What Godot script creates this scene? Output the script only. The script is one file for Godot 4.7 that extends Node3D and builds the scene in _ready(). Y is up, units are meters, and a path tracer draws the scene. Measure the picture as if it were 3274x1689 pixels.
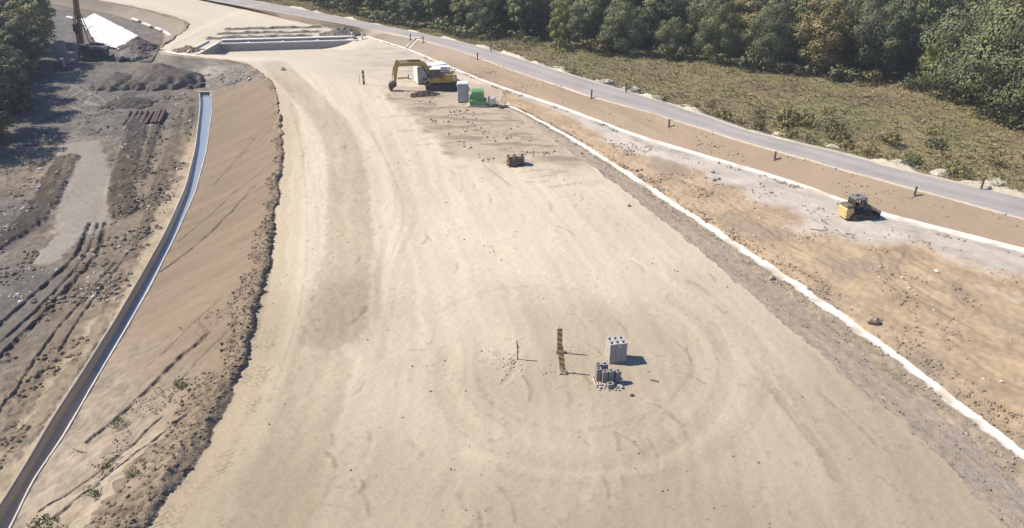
extends Node3D
# A motorway building site seen from the air: a sandy work platform between a lined ditch on the left and a service road and forest on the right.
# x to the right, y up, -z away from the camera; the work platform lies at y = 0; d = -z.

const SUN_TRAVEL := Vector3(0.674, -0.731, 0.106)
# [z, x, y] along each long edge of the site
const CHAN_RIGHT := [[-29.6, -28.28, -3], [-33.7, -29.23, -3], [-38.3, -29.62, -3], [-43.8, -30.52, -3], [-49.0, -31.26, -3], [-57.4, -32.54, -3], [-67.2, -34.42, -3], [-80.0, -37.10, -3], [-95.7, -41.50, -3], [-117.5, -48.57, -3], [-126.6, -52.04, -2.87], [-144.1, -63.08, -2.52], [-149.0, -68.15, -2.42], [-161.7, -75.48, -2.20], [-179.0, -81.87, -2.20], [-187.0, -88.16, -2.20], [-193.3, -94.31, -2.20], [-196.9, -97.98, -2.20], [-205.2, -106.34, -2.20], [-216.3, -118.13, -2.20]]
const CHAN_LEFT := [[-29.1, -29.79, -3], [-31.9, -30.19, -3], [-35.5, -30.73, -3], [-39.7, -31.47, -3], [-45.8, -32.28, -3], [-52.6, -33.30, -3], [-61.2, -34.76, -3], [-70.1, -36.43, -3], [-82.5, -39.26, -3], [-97.4, -43.77, -3], [-119.9, -51.54, -3], [-126.6, -54.25, -2.87]]
const CREST := [[-27.0, -18.64, 0], [-30.6, -18.04, 0], [-34.2, -18.03, 0], [-39.7, -18.19, 0], [-45.0, -18.77, 0], [-52.1, -20.15, 0], [-61.8, -22.15, 0], [-73.7, -25.01, 0], [-84.0, -27.44, 0], [-100.6, -32.14, 0], [-118.5, -38.07, 0], [-129.7, -43.69, 0], [-137.7, -49.77, 0], [-140.1, -55.77, 0], [-142.9, -65.14, 0], [-147.4, -69.94, 0], [-156.4, -70.70, 0.04], [-176.2, -73.76, 0.16], [-183.7, -79.48, 0.21], [-192.3, -88.41, 0.26], [-203.7, -100.61, 0.34], [-214.3, -115.34, 0.40]]
const ROUGH := [[-27.0, -21.28, 0], [-30.6, -21.13, 0], [-34.2, -20.65, 0], [-39.7, -20.30, 0], [-45.0, -20.65, 0], [-52.1, -22.26, 0], [-61.8, -23.63, 0], [-73.7, -25.99, 0], [-84.0, -28.01, 0]]
const BAND_TOP := [[-27.0, 25.52, 0], [-34.2, 24.31, 0], [-41.6, 22.17, 0], [-50.8, 19.42, 0], [-63.6, 15.60, 0], [-74.9, 11.78, 0], [-85.4, 7.83, 0], [-95.9, 3.31, 0], [-107.8, -1.65, 0]]
const BAND_FOOT := [[-31.6, 29.63, -1.88], [-36.9, 28.91, -1.83], [-44.0, 26.39, -1.76], [-53.3, 23.76, -1.67], [-64.0, 19.69, -1.47], [-77.5, 13.99, -1.04], [-90.9, 8.28, -0.56], [-102.1, 2.37, -0.16], [-108.2, -1.36, -0.06]]
const G1_LEFT := [[-34.1, 31.17, -1.86], [-38.7, 29.87, -1.81], [-44.8, 28.17, -1.75], [-55.3, 24.44, -1.65], [-65.5, 20.05, -1.42], [-79.0, 14.20, -0.99], [-91.6, 8.34, -0.54], [-103.1, 2.39, -0.15], [-108.6, -1.37, -0.06]]
const G1_RIGHT := [[-35.2, 31.83, -1.85], [-39.9, 30.54, -1.80], [-46.1, 28.76, -1.74], [-56.9, 24.96, -1.63], [-67.2, 20.46, -1.37], [-80.8, 14.47, -0.93], [-93.1, 8.45, -0.48], [-104.2, 2.41, -0.13], [-109.3, -1.38, -0.05]]
const G2_LEFT := [[-61.7, 48.06, -1.45], [-70.0, 37.60, -1.18], [-77.8, 31.97, -0.93], [-85.1, 24.76, -0.70], [-93.5, 16.32, -0.39], [-99.9, 11.73, -0.15], [-107.1, 6.58, -0.06], [-114.4, 0.75, 0.01], [-124.0, -5.88, 0.04], [-130.9, -10.38, 0.06], [-145.7, -19.16, 0.10], [-150.3, -22.08, 0.11], [-164.3, -33.42, 0.16], [-176.0, -46.62, 0.19], [-185.3, -56.58, 0.22], [-195.6, -65.54, 0.25], [-206.3, -74.16, 0.28], [-215.0, -82.60, 0.31]]
const G2_RIGHT := [[-62.9, 48.83, -1.41], [-71.3, 38.18, -1.14], [-79.1, 32.43, -0.89], [-86.5, 25.11, -0.64], [-94.9, 16.53, -0.34], [-101.4, 11.88, -0.13], [-108.8, 6.67, -0.04], [-116.1, 0.76, 0.01], [-125.6, -5.95, 0.04], [-132.8, -10.52, 0.06], [-147.2, -19.34, 0.10], [-151.5, -22.24, 0.12], [-165.7, -33.68, 0.16], [-177.1, -46.87, 0.19], [-186.5, -56.91, 0.22]]
const ROAD_LEFT := [[-65.5, 49.86, 0.38], [-75.7, 39.69, 0.70], [-86.1, 29.62, 1.04], [-98.0, 19.55, 1.48], [-107.2, 11.21, 1.64], [-122.1, 0.79, 1.73], [-139.5, -10.19, 1.78], [-152.4, -20.64, 1.82], [-168.5, -38.44, 1.78], [-188.1, -59.13, 1.37], [-210.6, -83.08, 0.90]]
const ROAD_RIGHT := [[-70.5, 52.90, 0.54], [-77.2, 44.74, 0.75], [-84.0, 38.52, 0.97], [-90.3, 30.85, 1.20], [-102.0, 23.04, 1.58], [-114.8, 13.15, 1.71], [-132.7, 0.85, 1.76], [-143.2, -6.65, 1.79], [-154.1, -16.81, 1.82], [-172.1, -34.73, 1.71], [-194.0, -54.88, 1.25], [-215.2, -75.94, 0.81]]
const FOREST := [[-60.0, 84.0, 0.3], [-94.0, 68.0, 0.3], [-108.0, 68.5, 0.3], [-116.0, 63.7, 0.3], [-125.4, 48.0, 0.3], [-138.0, 30.3, 0.3], [-143.3, 16.1, 0.3], [-155.0, 1.0, 0.3], [-161.6, -11.7, 0.3], [-176.4, -26.5, 0.3], [-194.0, -44.0, 0.3], [-215.0, -65.0, 0.3], [-240.0, -92.0, 0.3]]
# marks worn into the soil: [width, tone, height, [x, z, x, z ...]]
const MARKS := [
	[4.6, 0.78, -0.04, [-43.4, -136, -35.2, -119.8, -28.6, -106.7, -24.8, -98.7, -19.9, -84, -17, -71.5, -15.1, -61.8, -14, -54.1, -13.4, -48.4, -13.2, -45.6]],
	[4.4, 0.88, -0.02, [-12.9, -41.3, -12.8, -40.2, -12.8, -37.6, -12.6, -33.9, -12.6, -30.3, -12.7, -26.8]],
	[1.8, 1.09, 0.01, [-34.5, -114.7, -27.2, -95, -22.7, -78.6, -19.7, -65.4, -17.6, -55.5, -16.6, -46.6, -15.8, -38.9]],
	[1.6, 1.08, 0.01, [-24.5, -106.7, -17.1, -86.9, -12.6, -71.5, -10.8, -60.2, -10.1, -52.1, -9.9, -45, -10, -40.6]],
	[0.35, 0.9, -0.02, [-30.2, -100.6, -24.2, -81.2, -19.9, -65.4, -17.3, -54.1, -16, -45, -15.6, -38.9]],
	[0.3, 0.9, -0.02, [-20.7, -100.6, -13.8, -79.9, -10.8, -67.4, -10.6, -58.5]],
	[1.1, 0.93, -0.02, [-33, -108.9, -24.4, -84, -19.2, -65.4, -16.7, -54.1, -15.4, -45, -15.1, -38.1]],
	[0.8, 0.93, -0.02, [-17.4, -95, -12.7, -79.9, -9.6, -67.4, -9.9, -58.5, -9.5, -50.2, -9.1, -42.5]],
	[0.7, 0.94, -0.02, [-22.8, -108.9, -16.1, -86.9, -12, -71.5, -11.5, -57.8, -10.2, -47.8]],
	[0.8, 0.9, -0.03, [-25.9, -74.9, -20.5, -54.1, -18.8, -45]],
	[3.0, 1.1, 0, [-48.1, -139.4, -56.5, -142.2, -63.9, -143.6, -68.7, -148.1, -69.9, -156.4, -70, -169.8, -70, -185.3, -67, -200.4]],
	[0.6, 0.8, 0, [-48.5, -140.8, -56.9, -143.3, -63.7, -145.1, -67.4, -148.5, -68.5, -156, -68.7, -171.2]],
	[0.6, 0.955, -0.03, [-2.1, -44.5, -2.4, -41.1, -1.2, -37.6, 1, -35.7, 3.9, -34.8, 7.1, -35.5, 10.2, -37.6, 12.4, -41.1, 12.8, -45.6]],
	[1.3, 0.96, -0.03, [-4.7, -43.5, -4.6, -38.9, -2.8, -35, 0.5, -32.5, 4.3, -31.7, 8.6, -32.9, 12, -35.7, 14.4, -40.2, 15.1, -46.1, 12.8, -50.8]],
	[0.9, 0.955, -0.02, [0, -31.1, 4.7, -30.5, 9.2, -31.2, 13.3, -33.9, 16.6, -38.5, 18.1, -44.5, 17.4, -51.4, 14.5, -57.8]],
	[1.0, 1.07, 0.0, [-2.5, -32.9, 2.5, -31.1, 7, -31.5, 11.1, -33.9, 14.7, -38.1, 16, -44, 14.5, -51.4, 9.6, -58.5]],
	[0.7, 0.94, -0.02, [-5.7, -48.4, -2.8, -51.4, 1.4, -52.7, 6.2, -51.8]],
	[0.9, 1.03, 0.02, [-3.6, -44, -3.5, -39.7, -2.2, -36.1, 0.8, -34.1, 4.2, -33.2, 7.9, -34.1, 11.1, -36.5, 13.5, -40.6, 13.9, -45.6, 11.4, -50.2, 6.8, -51.8]],
	[0.45, 0.72, -0.05, [1, -79.5, 2.8, -80.1, 4.8, -80.5]],
	[0.45, 0.75, -0.05, [2.1, -77.6, 5, -78.6]],
	[0.45, 0.74, -0.05, [4.2, -74.7, 7.1, -75.9]],
	[0.7, 0.82, -0.05, [1.8, -76.3, 4.1, -76.6]],
	[0.5, 0.8, -0.04, [-3.2, -81.9, -1.3, -77.9, 0.1, -74.9]],
	[1.2, 0.9, 0, [-0.9, -88.1, 1.6, -88.7]],
	[0.6, 0.78, 0.12, [-18.4, -101.3, -14, -102.5, -9.5, -101.9]],
	[0.6, 0.76, 0.12, [-14, -98.1, -9.2, -99, -4.3, -100]],
	[0.7, 0.78, 0.12, [-15.3, -95, -10.6, -95.7, -5.3, -97.2]],
	[0.5, 0.75, 0.1, [-11.7, -91.6, -7.2, -93.3, -1.5, -94.5]],
	[0.6, 0.8, 0.1, [-12.4, -89, -8, -90.3, -3, -91.3]],
	[0.5, 0.8, 0.1, [-5.7, -95, -2.1, -97.2, 0.1, -97.5]],
	[0.5, 0.75, 0.15, [-21.3, -112.3, -18.4, -113.5, -15.2, -112.8]],
	[0.9, 0.9, -0.05, [17.3, -38.7, 17.7, -35.7, 18.2, -32.5, 18.2, -30.9]],
	[0.35, 0.86, -0.03, [20, -38.7, 21.1, -35.7, 21.6, -33.5]],
	[0.3, 0.84, -0.03, [3.7, -43.2, 4.3, -43.1]],
	[0.55, 0.55, -0.25, [-23, -47, -24, -45.3, -24.8, -43.5, -25.8, -40.2, -26.5, -38.3, -27.2, -36.7]],
	[0.3, 0.6, -0.2, [-22.3, -37.1, -23.5, -35.1, -24.6, -33, -25.8, -31.7, -27, -30.8]],
	[0.3, 0.6, -0.2, [-20.3, -36.9, -21.7, -34.9, -23.1, -32.8, -24.5, -30.9, -26.5, -29.4]],
	[0.4, 0.72, -0.15, [-26.7, -78.6, -28.8, -76.7, -30.1, -70.1, -31.3, -64.8, -32.9, -60.9]],
	[0.3, 0.82, -0.1, [-29.4, -81.8, -31, -78, -32.5, -72.2, -33.8, -67.1]],
	[0.25, 0.85, -0.08, [-23.8, -52.2, -24.8, -49.7, -25.9, -46.9, -26.8, -44.2]],
	[0.5, 0.86, -0.08, [-34, -104.7, -34.6, -95.3, -35.1, -87.4, -35.5, -81.8]],
	[0.3, 0.82, -0.1, [-32.4, -97.1, -33.6, -93.7, -34.9, -89.6]],
	[0.3, 0.86, -0.1, [-20.9, -47.4, -22.2, -44.2, -23.3, -41.4, -24.2, -39.6]],
	[2.2, 1.18, 0, [-22.2, -34.9, -22.8, -32.2, -22.8, -29.4, -23, -28.1]],
	[5.6, 1.55, 0.0, [-59.9, -97.4, -54.1, -88, -49.3, -78.8, -45.7, -71.1]],
	[2.6, 1.6, 0.05, [-45.8, -68.1, -45.1, -63.6]],
	[0.5, 0.5, -0.3, [-45.4, -72.1, -42.9, -64.5, -42.5, -58.8, -42.5, -55.3, -42.4, -51.7, -42.3, -48.5]],
	[0.6, 0.5, -0.3, [-43.7, -72.1, -40.9, -64.5, -40.3, -59.6, -39.7, -53.3, -39.5, -49.6, -39.6, -45.3]],
	[0.35, 0.65, -0.2, [-44.5, -72.1, -41.9, -64.5, -41, -58.1, -40.7, -53.3, -40.8, -49]],
	[0.3, 0.7, -0.2, [-38.2, -62.8, -37.7, -56.7, -37.3, -51.4, -36.6, -46.8, -35.8, -42.8, -35.6, -39.7]],
	[0.3, 0.75, -0.2, [-37.8, -64.5, -37, -58.1, -36.3, -52.6, -35.4, -47.9]],
	[0.3, 0.7, -0.2, [-40.3, -60.4, -39.7, -54.6, -39.8, -49.6, -39.6, -45.8]],
	[3.0, 0.45, 0.35, [-57.8, -110.8, -53.1, -99.1, -49.6, -89.4, -45.9, -80, -43.3, -75.3]],
	[1.4, 0.55, 0.3, [-53.2, -106.7, -48.9, -94.1, -45.9, -85.2]],
	[3.0, 0.42, 0.4, [-58.9, -92.5, -56.2, -85.2, -53, -76.4, -52, -70.6, -52.2, -66.3]],
	[1.2, 0.5, 0.3, [-61.3, -92.5, -61.3, -88]],
	[2.5, 0.55, 0, [-65.6, -125.9, -64.7, -121.1, -61.7, -119.5]],
	[1.6, 0.68, 0.16, [-51.3, -110.8, -47.1, -97.4, -44.1, -86.6, -40.7, -76.4, -38.3, -68.1, -36.3, -60.4, -34.6, -53.9, -33.5, -48.5, -32.9, -43.3, -32.3, -39.3, -32.1, -35.8]],
	[1.4, 0.7, 0.15, [-52.1, -117.5, -47.3, -102.8, -44.1, -90.9, -41.6, -81.2]],
	[0.35, 1.6, 0.04, [-79.2, -131.9, -72.2, -124.7, -70.2, -119.5, -67.1, -119.5, -69.9, -123.5, -75.4, -127.7]],
	[0.35, 1.55, 0.04, [-75, -132.4, -73.3, -138, -73.5, -135.2, -75.1, -128.4, -75, -122.3]],
	[0.3, 1.5, 0.04, [-74.1, -119.9, -66.5, -114.1, -65.7, -117.5, -64, -119.5]],
	[0.3, 1.45, 0.04, [-73.9, -123.5, -67.8, -118, -67.1, -114.8]],
	[5.0, 1.7, 0, [-66.8, -144.7, -61.6, -140.4, -55.6, -136.3]],
	[0.4, 0.6, 0, [-64.4, -141.6, -59.3, -140.1, -54, -138]],
	[0.4, 0.8, -0.06, [34.5, -67.5, 33, -65.7, 34.7, -64.9, 34.5, -62.8]],
	[0.4, 0.82, -0.06, [34.6, -61.6, 33.5, -57.8, 33.9, -54.3, 35.3, -51.1, 36.8, -47.1]],
	[0.4, 0.82, -0.06, [37, -61.6, 34.9, -58.6, 34.9, -55, 36.3, -51.7]],
	[0.3, 0.78, -0.06, [32.1, -68.4, 32.7, -65.7, 32.8, -64]],
	[0.5, 0.85, -0.06, [18.9, -79.8, 22.4, -75.3, 26, -65.7, 29.1, -58.6]],
	[0.4, 0.84, -0.06, [33.8, -47.1, 34.2, -43.6, 35.5, -41.2]],
	[3.0, 1.06, 0, [14.5, -95.4, 20.1, -86.1, 27.4, -77.5, 34.9, -68.4, 40.7, -60.1, 44.4, -55.7]],
	[1.5, 0.8, 0, [15.9, -93.8, 17.9, -90.2, 20.5, -88.1]],
	[1.6, 0.86, 0.1, [36.6, -62.4, 37, -58.6, 38.3, -55.7]],
]

var rng := RandomNumberGenerator.new()
var used := {}
var mats := {}
var rows := PackedFloat32Array()
var lx := {}
var ly := {}
const FW := 1300
var tone := PackedFloat32Array()
var lift := PackedFloat32Array()
var n_big := FastNoiseLite.new()
var n_mid := FastNoiseLite.new()
var n_fine := FastNoiseLite.new()
var n_cell := FastNoiseLite.new()

func _ready():
	var cam := Camera3D.new()
	cam.name = "camera"
	cam.position = Vector3(0, 29.5, 0)
	cam.rotation_degrees = Vector3(-27.5, 0, 0)
	cam.fov = 39.54
	cam.near = 0.5
	cam.far = 2000.0
	add_child(cam)
	cam.current = true
	var env := Environment.new()
	env.background_mode = Environment.BG_SKY
	var sm := ProceduralSkyMaterial.new()
	sm.sky_top_color = Color(0.32, 0.45, 0.68)
	sm.sky_horizon_color = Color(0.68, 0.78, 0.9)
	sm.sky_curve = 0.14
	sm.ground_bottom_color = Color(0.35, 0.31, 0.26)
	sm.ground_horizon_color = Color(0.62, 0.64, 0.64)
	sm.sun_angle_max = 20.0
	var sky := Sky.new()
	sky.sky_material = sm
	env.sky = sky
	env.background_energy_multiplier = 0.72
	env.tonemap_mode = Environment.TONE_MAPPER_LINEAR
	env.tonemap_exposure = 1.85
	env.fog_enabled = true
	env.fog_density = 0.0003
	env.fog_light_color = Color(0.8, 0.84, 0.88)
	env.sdfgi_enabled = true
	env.ssao_enabled = true
	env.ssil_enabled = true
	var we := WorldEnvironment.new()
	we.name = "world_environment"
	we.environment = env
	add_child(we)
	var sun := DirectionalLight3D.new()
	sun.name = "sun"
	sun.light_color = Color(1.0, 0.955, 0.88)
	sun.light_energy = 1.42
	sun.light_angular_distance = 0.5
	sun.shadow_enabled = true
	add_child(sun)
	sun.look_at_from_position(Vector3.ZERO, SUN_TRAVEL, Vector3.UP)
	rng.seed = 7
	make_noise()
	make_materials()
	make_rows()
	stamp_marks()
	build_ground()
	build_channel()
	build_trough()
	build_mounds()
	build_forest()
	build_field()
	build_things()
	build_scatter()

# ---------------------------------------------------------------- helpers
func numbered(called: String) -> String:
	var n = used.get(called, -1) + 1
	used[called] = n
	return called if n == 0 else "%s_%03d" % [called, n]

func tag(o: Node3D, label := "", category := "", group := "", kind := "") -> Node3D:
	if label: o.set_meta("label", label)
	if category: o.set_meta("category", category)
	if group: o.set_meta("group", group)
	if kind: o.set_meta("kind", kind)
	return o

func thing(called: String, label: String, category: String, at: Vector3, turn := 0.0, group := "") -> Node3D:
	var o := Node3D.new()
	o.name = numbered(called)
	add_child(o)
	o.position = at
	o.rotation.y = turn
	tag(o, label, category, group)
	return o

func part(called: String, parent: Node, st, m: Material) -> MeshInstance3D:
	var o := MeshInstance3D.new()
	if parent == self:
		o.name = numbered(called)
	else:
		var n := 0
		var c := called
		while parent.has_node(c):
			n += 1
			c = "%s_%03d" % [called, n]
		o.name = c
	o.mesh = st if st is Mesh else st.commit()
	o.material_override = m
	parent.add_child(o)
	return o

func sts() -> SurfaceTool:
	var st := SurfaceTool.new()
	st.begin(Mesh.PRIMITIVE_TRIANGLES)
	return st

func tri(st: SurfaceTool, a: Vector3, b: Vector3, c: Vector3, n := Vector3.ZERO):
	var g := (c - a).cross(b - a)
	if n == Vector3.ZERO: n = g
	if g.dot(n) < 0.0:
		var t := b
		b = c
		c = t
		g = -g
	g = g.normalized()
	for p in [a, b, c]:
		st.set_normal(g)
		st.add_vertex(p)

func quad(st: SurfaceTool, a: Vector3, b: Vector3, c: Vector3, d: Vector3, n := Vector3.ZERO):
	tri(st, a, b, c, n)
	tri(st, a, c, d, n)

# a box with bevelled edges
func bx(st: SurfaceTool, at: Vector3, size: Vector3, bev := 0.02, turn := Basis()):
	var h := size / 2.0
	bev = minf(bev, minf(h.x, minf(h.y, h.z)) * 0.6)
	var i := h - Vector3.ONE * bev
	for ax in 3:
		var u := (ax + 1) % 3
		var v := (ax + 2) % 3
		for s in [-1.0, 1.0]:
			var n := Vector3.ZERO
			n[ax] = s
			var c := []
			for k in [[-1, -1], [1, -1], [1, 1], [-1, 1]]:
				var p := Vector3.ZERO
				p[ax] = s * h[ax]
				p[u] = k[0] * i[u]
				p[v] = k[1] * i[v]
				c.append(at + turn * p)
			quad(st, c[0], c[1], c[2], c[3], turn * n)
		for su in [-1.0, 1.0]:
			for sv in [-1.0, 1.0]:
				var n := Vector3.ZERO
				n[u] = su
				n[v] = sv
				var c := []
				for k in [[-1, 0], [1, 0], [1, 1], [-1, 1]]:
					var p := Vector3.ZERO
					p[ax] = k[0] * i[ax]
					p[u] = su * (h[u] if k[1] == 0 else i[u])
					p[v] = sv * (i[v] if k[1] == 0 else h[v])
					c.append(at + turn * p)
				quad(st, c[0], c[1], c[2], c[3], turn * n)
	for sx in [-1.0, 1.0]:
		for sy in [-1.0, 1.0]:
			for sz in [-1.0, 1.0]:
				var s := Vector3(sx, sy, sz)
				tri(st, at + turn * (s * Vector3(h.x, i.y, i.z)), at + turn * (s * Vector3(i.x, h.y, i.z)), at + turn * (s * Vector3(i.x, i.y, h.z)), turn * s)

# a bar of square section between two points
func bar(st: SurfaceTool, a: Vector3, b: Vector3, w: float, t := -1.0, bev := 0.01):
	var f := (b - a).normalized()
	var up := Vector3.UP if absf(f.y) < 0.95 else Vector3.RIGHT
	var r := f.cross(up).normalized()
	bx(st, (a + b) / 2.0, Vector3(w, w if t < 0 else t, a.distance_to(b)), bev, Basis(r, r.cross(f).normalized(), -f))

func tube(st: SurfaceTool, a: Vector3, b: Vector3, ra: float, rb: float, seg := 12, caps := true):
	var f := (b - a).normalized()
	var up := Vector3.UP if absf(f.y) < 0.95 else Vector3.RIGHT
	var r := f.cross(up).normalized()
	var q := r.cross(f)
	for k in seg:
		var t0 := TAU * k / seg
		var t1 := TAU * (k + 1) / seg
		var d0 := r * cos(t0) + q * sin(t0)
		var d1 := r * cos(t1) + q * sin(t1)
		var v := [[a + d0 * ra, d0], [b + d0 * rb, d0], [b + d1 * rb, d1], [a + d1 * ra, d1]]
		var order := [0, 1, 2, 0, 2, 3]
		if ((v[2][0] - v[0][0]) as Vector3).cross(v[1][0] - v[0][0]).dot(d0 + d1) < 0.0:
			order = [0, 2, 1, 0, 3, 2]
		for o in order:
			st.set_normal(v[o][1])
			st.add_vertex(v[o][0])
		if caps:
			tri(st, a, a + d0 * ra, a + d1 * ra, -f)
			tri(st, b, b + d0 * rb, b + d1 * rb, f)

# an outline in the x-y plane given depth along z
func prism(st: SurfaceTool, pts: PackedVector2Array, z0: float, z1: float, turn := Transform3D()):
	var idx := Geometry2D.triangulate_polygon(pts)
	for k in range(0, idx.size(), 3):
		var c := []
		for q in 3:
			c.append(pts[idx[k + q]])
		for z in [z0, z1]:
			tri(st, turn * Vector3(c[0].x, c[0].y, z), turn * Vector3(c[1].x, c[1].y, z), turn * Vector3(c[2].x, c[2].y, z), turn.basis * Vector3(0, 0, signf(z - (z0 + z1) / 2.0)))
	var cw := Geometry2D.is_polygon_clockwise(pts)
	for k in pts.size():
		var p := pts[k]
		var q := pts[(k + 1) % pts.size()]
		var e := q - p
		var n := Vector3(e.y, -e.x, 0) * (-1.0 if cw else 1.0)
		quad(st, turn * Vector3(p.x, p.y, z0), turn * Vector3(q.x, q.y, z0), turn * Vector3(q.x, q.y, z1), turn * Vector3(p.x, p.y, z1), turn.basis * n)

# a rough lump: a squashed, dented ball
func rock_mesh(size: Vector3, seed_no: int, rough := 0.35, seg := 10) -> ArrayMesh:
	var st := sts()
	var nz := FastNoiseLite.new()
	nz.seed = seed_no
	nz.frequency = 0.9
	var p := func(i: int, j: int) -> Vector3:
		var a := TAU * (i % seg) / seg
		var b := PI * j / (seg / 2) - PI / 2
		var v := Vector3(cos(a) * cos(b), sin(b), sin(a) * cos(b))
		return v * (1.0 + rough * nz.get_noise_3dv(v * 1.7)) * size / 2.0
	for i in seg:
		for j in seg / 2:
			var a: Vector3 = p.call(i, j)
			var b: Vector3 = p.call(i + 1, j)
			var c: Vector3 = p.call(i + 1, j + 1)
			var d: Vector3 = p.call(i, j + 1)
			if j > 0: tri(st, a, b, c, a + b + c)
			if j < seg / 2 - 1: tri(st, a, c, d, a + c + d)
	return st.commit()

# ---------------------------------------------------------------- materials
func make_noise():
	var k := 0
	for n in [n_big, n_mid, n_fine, n_cell]:
		n.seed = 11 + k
		n.noise_type = FastNoiseLite.TYPE_SIMPLEX_SMOOTH
		n.fractal_type = FastNoiseLite.FRACTAL_FBM
		n.fractal_octaves = 3
		n.frequency = [0.035, 0.22, 1.1, 0.6][k]
		k += 1
	n_cell.noise_type = FastNoiseLite.TYPE_CELLULAR
	n_cell.fractal_type = FastNoiseLite.FRACTAL_NONE

func noise_tex(freq: float, lo: float, hi: float, seed_no: int, size := 512, kind := FastNoiseLite.TYPE_SIMPLEX_SMOOTH) -> NoiseTexture2D:
	var n := FastNoiseLite.new()
	n.seed = seed_no
	n.noise_type = kind
	n.frequency = freq
	n.fractal_type = FastNoiseLite.FRACTAL_FBM
	n.fractal_octaves = 5
	var t := NoiseTexture2D.new()
	t.width = size
	t.height = size
	t.seamless = true
	t.noise = n
	var g := Gradient.new()
	g.set_color(0, Color(lo, lo, lo))
	g.set_color(1, Color(hi, hi, hi))
	t.color_ramp = g
	return t

func mat(called: String, c: Color, rough := 0.8, metal := 0.0) -> StandardMaterial3D:
	var m := StandardMaterial3D.new()
	m.resource_name = called
	m.albedo_color = Color(c.r, c.g, c.b).linear_to_srgb()
	m.albedo_color.a = c.a
	m.roughness = rough
	m.metallic = metal
	mats[called] = m
	return m

func worn(m: StandardMaterial3D, tex: Texture2D, scale := 1.0, bump: Texture2D = null, depth := 1.0):
	m.albedo_texture = tex
	m.uv1_triplanar = true
	m.uv1_scale = Vector3.ONE * scale
	if bump:
		m.heightmap_enabled = true
		m.heightmap_texture = bump
		m.heightmap_scale = depth

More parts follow.
